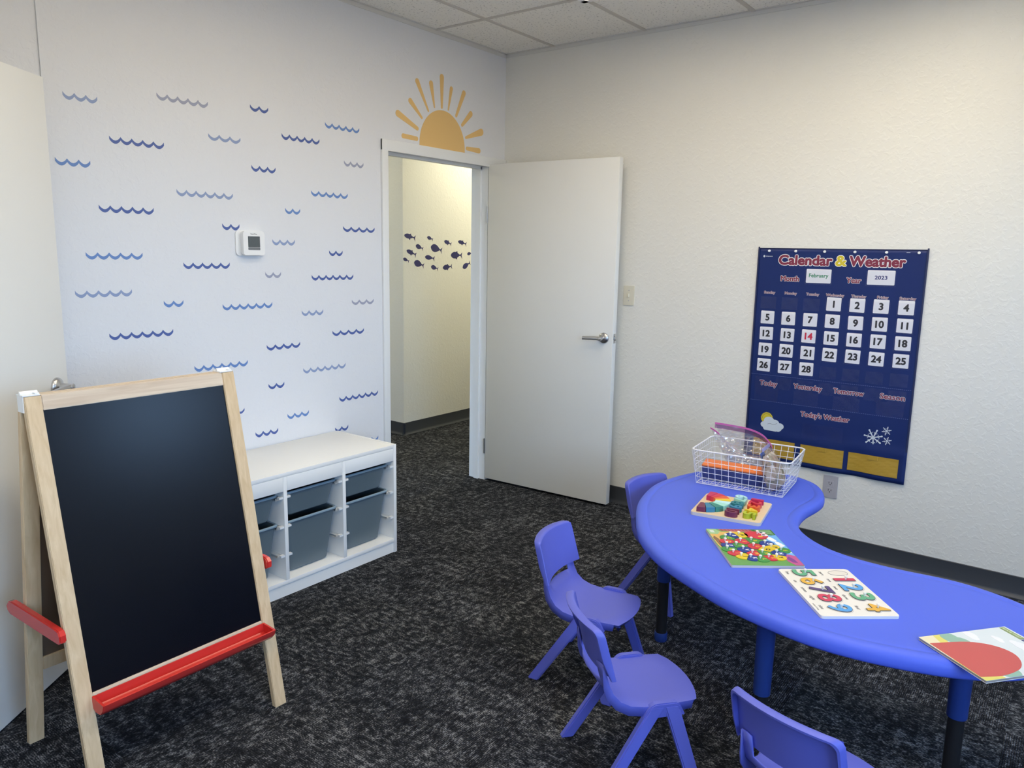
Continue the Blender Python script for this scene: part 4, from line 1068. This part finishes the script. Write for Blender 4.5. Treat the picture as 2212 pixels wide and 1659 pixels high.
for x, y, s in ((.020, .150, 1.), (.10, .235, 1.2), (.17, .20, 1.), (.055, .205, .7)):
    for a, b, r in ((0, 0, .014), (.016, -.003, .010), (-.015, -.003, .009)): cp('cloud_print', [(max(p[0], .0005), p[1]) for p in ellipse(x+a*s, y+b*s, r*1.4*s, r*s, 16)], m_white, .0003+abs(a)*.002)
cp('sign_print', [(.004, .262), (.070, .262), (.070, .278), (.004, .278)], mat('print_sign_green', (.22, .30, .10), .4), .0007)
obj('sign_lettering', text_bm('SESAME STREET', .0095, .0001, .0001, .0079, x=.037, y=.270, width=.058), mat('print_sign_pale', (.72, .74, .50), .4), bk, smooth=0)
obj('title_lettering', text_bm('B', .024, .0001, .0008, .0073, x=.079, y=.270), m_navyink, bk, smooth=0)
# ------------------------------------------------------------------ wire basket with contents
fB = frame((-.70, -1.962, TZ+.0032), (.1, -.995, 0), (.995, .1, 0))
wb = thing('wire_basket', 'white wire basket holding a box and plastic bags on the table', 'basket', mw=fB)
HB = .155; bx_, by_ = .187, .139; rx_, ry_ = .213, .158
bm = BM(); tube(bm, [(p[0], p[1], HB) for p in rrect(-rx_, rx_, -ry_, ry_, .03, 6)], .0031, 8, True); obj('rim', bm, m_wire, wb)
bm = BM(); wr = .0011
def lerp(a, b, t): return a+(b-a)*t
for k in range(14):
    f = -1+2*k/13
    tube(bm, [(f*rx_*.95, -ry_, HB), (f*bx_, -by_, 0), (f*bx_, by_, 0), (f*rx_*.95, ry_, HB)], wr, 5)
for k in range(11):
    f = -1+2*k/10
    tube(bm, [(-rx_, f*ry_*.93, HB), (-bx_, f*by_, 0), (bx_, f*by_, 0), (rx_, f*ry_*.93, HB)], wr, 5)
for z in (.003, .030, .055, .080, .105, .130):
    t_ = z/HB; tube(bm, [(p[0], p[1], z) for p in rrect(-lerp(bx_, rx_, t_), lerp(bx_, rx_, t_), -lerp(by_, ry_, t_), lerp(by_, ry_, t_), .012+.018*t_, 4)], wr, 5, True)
obj('wire_grid', bm, m_wire, wb)
# game box lying on its long side
mb = fB @ Matrix.Translation((-.050, -.030, .0045)) @ Matrix.Rotation(.20, 4, 'X')
gbx = thing('game_box', 'slim dark blue box with orange top spine inside the wire basket', 'box', mw=mb)
L2 = .136
obj('box_body', bx(-L2, L2, -.030, .036, .006, .066, .001), mat('print_dark_blue', (.030, .040, .12), .4, var=(60, 2.2)), gbx)
obj('spine', bx(-L2-.001, L2+.001, -.032, .038, .066, .073, .001), mat('print_orange', (.78, .20, .045), .4), gbx)
bm = BM(); rg = random.Random(5); x = -.075
while x < .075:
    l = rg.uniform(.003, .009); prism(bm, [(x, -.004), (x+l, -.004), (x+l-.001, .003+rg.uniform(0, .002)), (x+.001, .003)], .0731, .0734); x += l+rg.uniform(.001, .0035)
obj('spine_print', bm, mat('print_cream_letters', (.80, .66, .50), .4), gbx, smooth=0)
bm = BM(); prism(bm, ellipse(.094, -.003, .010, .006, 16), .0731, .0734); obj('oval_mark', bm, m_white, gbx, smooth=0)
# big clear zip bag standing open
m_bag = film_mat('clear_bag', (.93, .92, .94), .24, .12, None, .14)
m_zip = mat('pink_zip', (.52, .12, .36), .35)
zb = thing('zip_bag', 'large crumpled clear zip bag with pink zipper in the basket', 'plastic bag', mw=fB)
def bagsheet(x0, x1, top, ybase, amp, seed, n=26):
    bm = BM(); rgx = random.Random(seed); ph = [rgx.uniform(0, 6) for _ in range(6)]
    G = []
    for j in range(n+1):
        v = j/n; row = []
        for i in range(n+1):
            u = i/n; tx, ty, tz = top(u); bxx = lerp(-.10, .11, u)
            x = lerp(bxx, tx, v); z = lerp(.045, tz, v); y = lerp(ybase, ty, v) + amp*math.sin(PI*v)*(.5+math.sin(PI*u)) \
                + .006*math.sin(13*u+7*v+ph[0])*(1-v*.7) + .005*math.sin(23*v-9*u+ph[1])*(1-v)**.5 + .003*math.sin(41*u+17*v+ph[2])*(1-v)
            jt = .0045*min(1, (1-v)*6); row.append(bm.verts.new((x, y + rgx.uniform(-jt, jt), z + rgx.uniform(-jt, jt)*.6)))
        G.append(row)
    for j in range(n):
        for i in range(n): bm.faces.new((G[j][i], G[j][i+1], G[j+1][i+1], G[j+1][i]))
    return bm
topb = lambda u: tuple(a for a in spl3([(-.170, .035, .247), (-.10, .045, .243), (-.02, .045, .237), (.045, .036, .220), (.085, .026, .188), (.096, .022, .172)], u))
topf = lambda u: tuple(a for a in spl3([(-.185, .018, .226), (-.150, .012, .210), (-.09, .012, .165), (-.02, .014, .130), (.05, .016, .130), (.096, .018, .160)], u))
def spl3(P, u):
    f = u*(len(P)-1); i = min(int(f), len(P)-2); t = f-i
    p = [P[min(max(i+k-1, 0), len(P)-1)] for k in range(4)]
    return [.5*(2*p[1][a] + (p[2][a]-p[0][a])*t + (2*p[0][a]-5*p[1][a]+4*p[2][a]-p[3][a])*t*t + (3*p[1][a]-p[0][a]-3*p[2][a]+p[3][a])*t**3) for a in range(3)]
obj('rear_sheet', bagsheet(0, 0, topb, .075, .006, 1), m_bag, zb, smooth=0)
obj('front_sheet', bagsheet(0, 0, topf, .055, -.004, 2), m_bag, zb, smooth=0)
def strip(tp, u1, z0, z1, th):
    bm = BM(); n = 40; rows = []
    for i in range(n+1):
        x, y, z = tp(u1*i/n); rows.append([bm.verts.new((x, y-th, z+z0)), bm.verts.new((x, y+th, z+z0)), bm.verts.new((x, y+th, z+z1)), bm.verts.new((x, y-th, z+z1))])
    for A, B in zip(rows, rows[1:]):
        for k in range(4): bm.faces.new((A[k], A[(k+1) % 4], B[(k+1) % 4], B[k]))
    bm.faces.new(rows[0]); bm.faces.new(rows[-1][::-1]); return bm
obj('zipper', strip(topb, 1, -.006, .002, .0013), m_zip, zb)
obj('zipper', strip(topf, .24, -.006, .001, .0013), m_zip, zb)
obj('tinted_band', strip(topb, 1, -.024, -.006, .0006), film_mat('pink_film', (.80, .62, .76), .12, .2), zb)
# small things in the large bag
for x, y, z, r, c, lab in ((.015, .045, .062, .020, 'leaf', 'green toy piece seen through the large clear bag'), (-.03, .050, .060, .016, 'rose', 'pink toy piece seen through the large clear bag'), (-.065, .050, .060, .014, 'teal', 'dark teal toy piece seen through the large clear bag')):
    bm = BM(); prism(bm, [(-r, -.008), (r, -.008), (r*.5, .008), (-r*.6, .010)], -.012, .030 if c == 'leaf' else .010); bmesh.ops.bevel(bm, geom=list(bm.edges), offset=.003, segments=2, affect='EDGES')
    o = obj('toy_piece', bm, CM[c], None); o.matrix_world = fB @ Matrix.Translation((x, y, z-.03)); tag(o, lab, 'toy')
# smaller bag packed with printed cards
def pack_mat():
    m, nt, b = nmat('printed_cards'); N = nt.nodes.new; L = nt.links.new
    tc = N('ShaderNodeTexCoord'); v = N('ShaderNodeTexVoronoi'); v.inputs['Scale'].default_value = 45; L(tc.outputs['Object'], v.inputs['Vector'])
    r = N('ShaderNodeValToRGB'); els = r.color_ramp.elements; els[0].color = (.34, .25, .17, 1); els[0].position = 0; els[1].position = 1.; els[1].color = (.62, .53, .43, 1)
    for pz, c in ((.3, (.46, .36, .25, 1)), (.42, (.05, .035, .03, 1)), (.52, (.30, .12, .07, 1)), (.62, (.52, .42, .32, 1)), (.8, (.22, .20, .12, 1))): e = els.new(pz); e.color = c
    sx = N('ShaderNodeSeparateXYZ'); L(v.outputs['Color'], sx.inputs[0]); L(sx.outputs[0], r.inputs[0]); L(r.outputs[0], b.inputs['Base Color']); b.inputs['Roughness'].default_value = .4
    return m
cb = thing('card_bag', 'small clear bag packed with printed cards leaning in the basket', 'plastic bag', mw=fB @ Matrix.Translation((.150, -.064, .020)) @ Matrix.Rotation(-.36, 4, 'Y'))
bm = BM(); n = 14
G = []
for k, (z, hx, hy) in enumerate([(0, .016, .050), (.01, .026, .058), (.05, .028, .060), (.10, .026, .058), (.135, .018, .054), (.150, .007, .052)]):
    G.append([bm.verts.new((p[0]*(1+.10*math.sin(7*a+k)), p[1]+.004*math.sin(5*a+k*2), z+.003*math.sin(3*a))) for a, p in enumerate(rrect(-hx, hx, -hy, hy, .006, 3))])
for A, B in zip(G, G[1:]):
    for k in range(len(A)): bm.faces.new((A[k], A[(k+1) % len(A)], B[(k+1) % len(A)], B[k]))
bm.faces.new(G[0][::-1]); bm.faces.new(G[-1])
obj('card_pack', bm, pack_mat(), cb)
bm = BM(); G = []
for k, (z, hx, hy) in enumerate([(-.002, .019, .054), (.012, .031, .063), (.05, .033, .066), (.10, .031, .064), (.14, .022, .060), (.168, .004, .058), (.182, .002, .058)]):
    G.append([bm.verts.new((p[0]*(1+.22*math.sin(5*a+2*k)), p[1]*(1+.03*math.sin(3*a+k)), z+.003*math.sin(2*a))) for a, p in enumerate(rrect(-hx, hx, -hy, hy, min(hx*.9, .01), 4))])
for A, B in zip(G, G[1:]):
    for k in range(len(A)): bm.faces.new((A[k], A[(k+1) % len(A)], B[(k+1) % len(A)], B[k]))
bm.faces.new(G[0][::-1])
obj('bag_film', bm, film_mat('clear_bag_small', (.96, .95, .95), .05, .15, (70, .8, .01), .03), cb, smooth=180)
obj('zip_band', bx(-.0035, .0035, -.060, .060, .172, .186, .001), mat('lilac_band', (.30, .27, .46), .35), cb)
obj('blue_label', bx(-.0165, -.0150, -.052, .010, .136, .166, .0004), mat('print_label_blue', (.07, .14, .42), .35), cb)
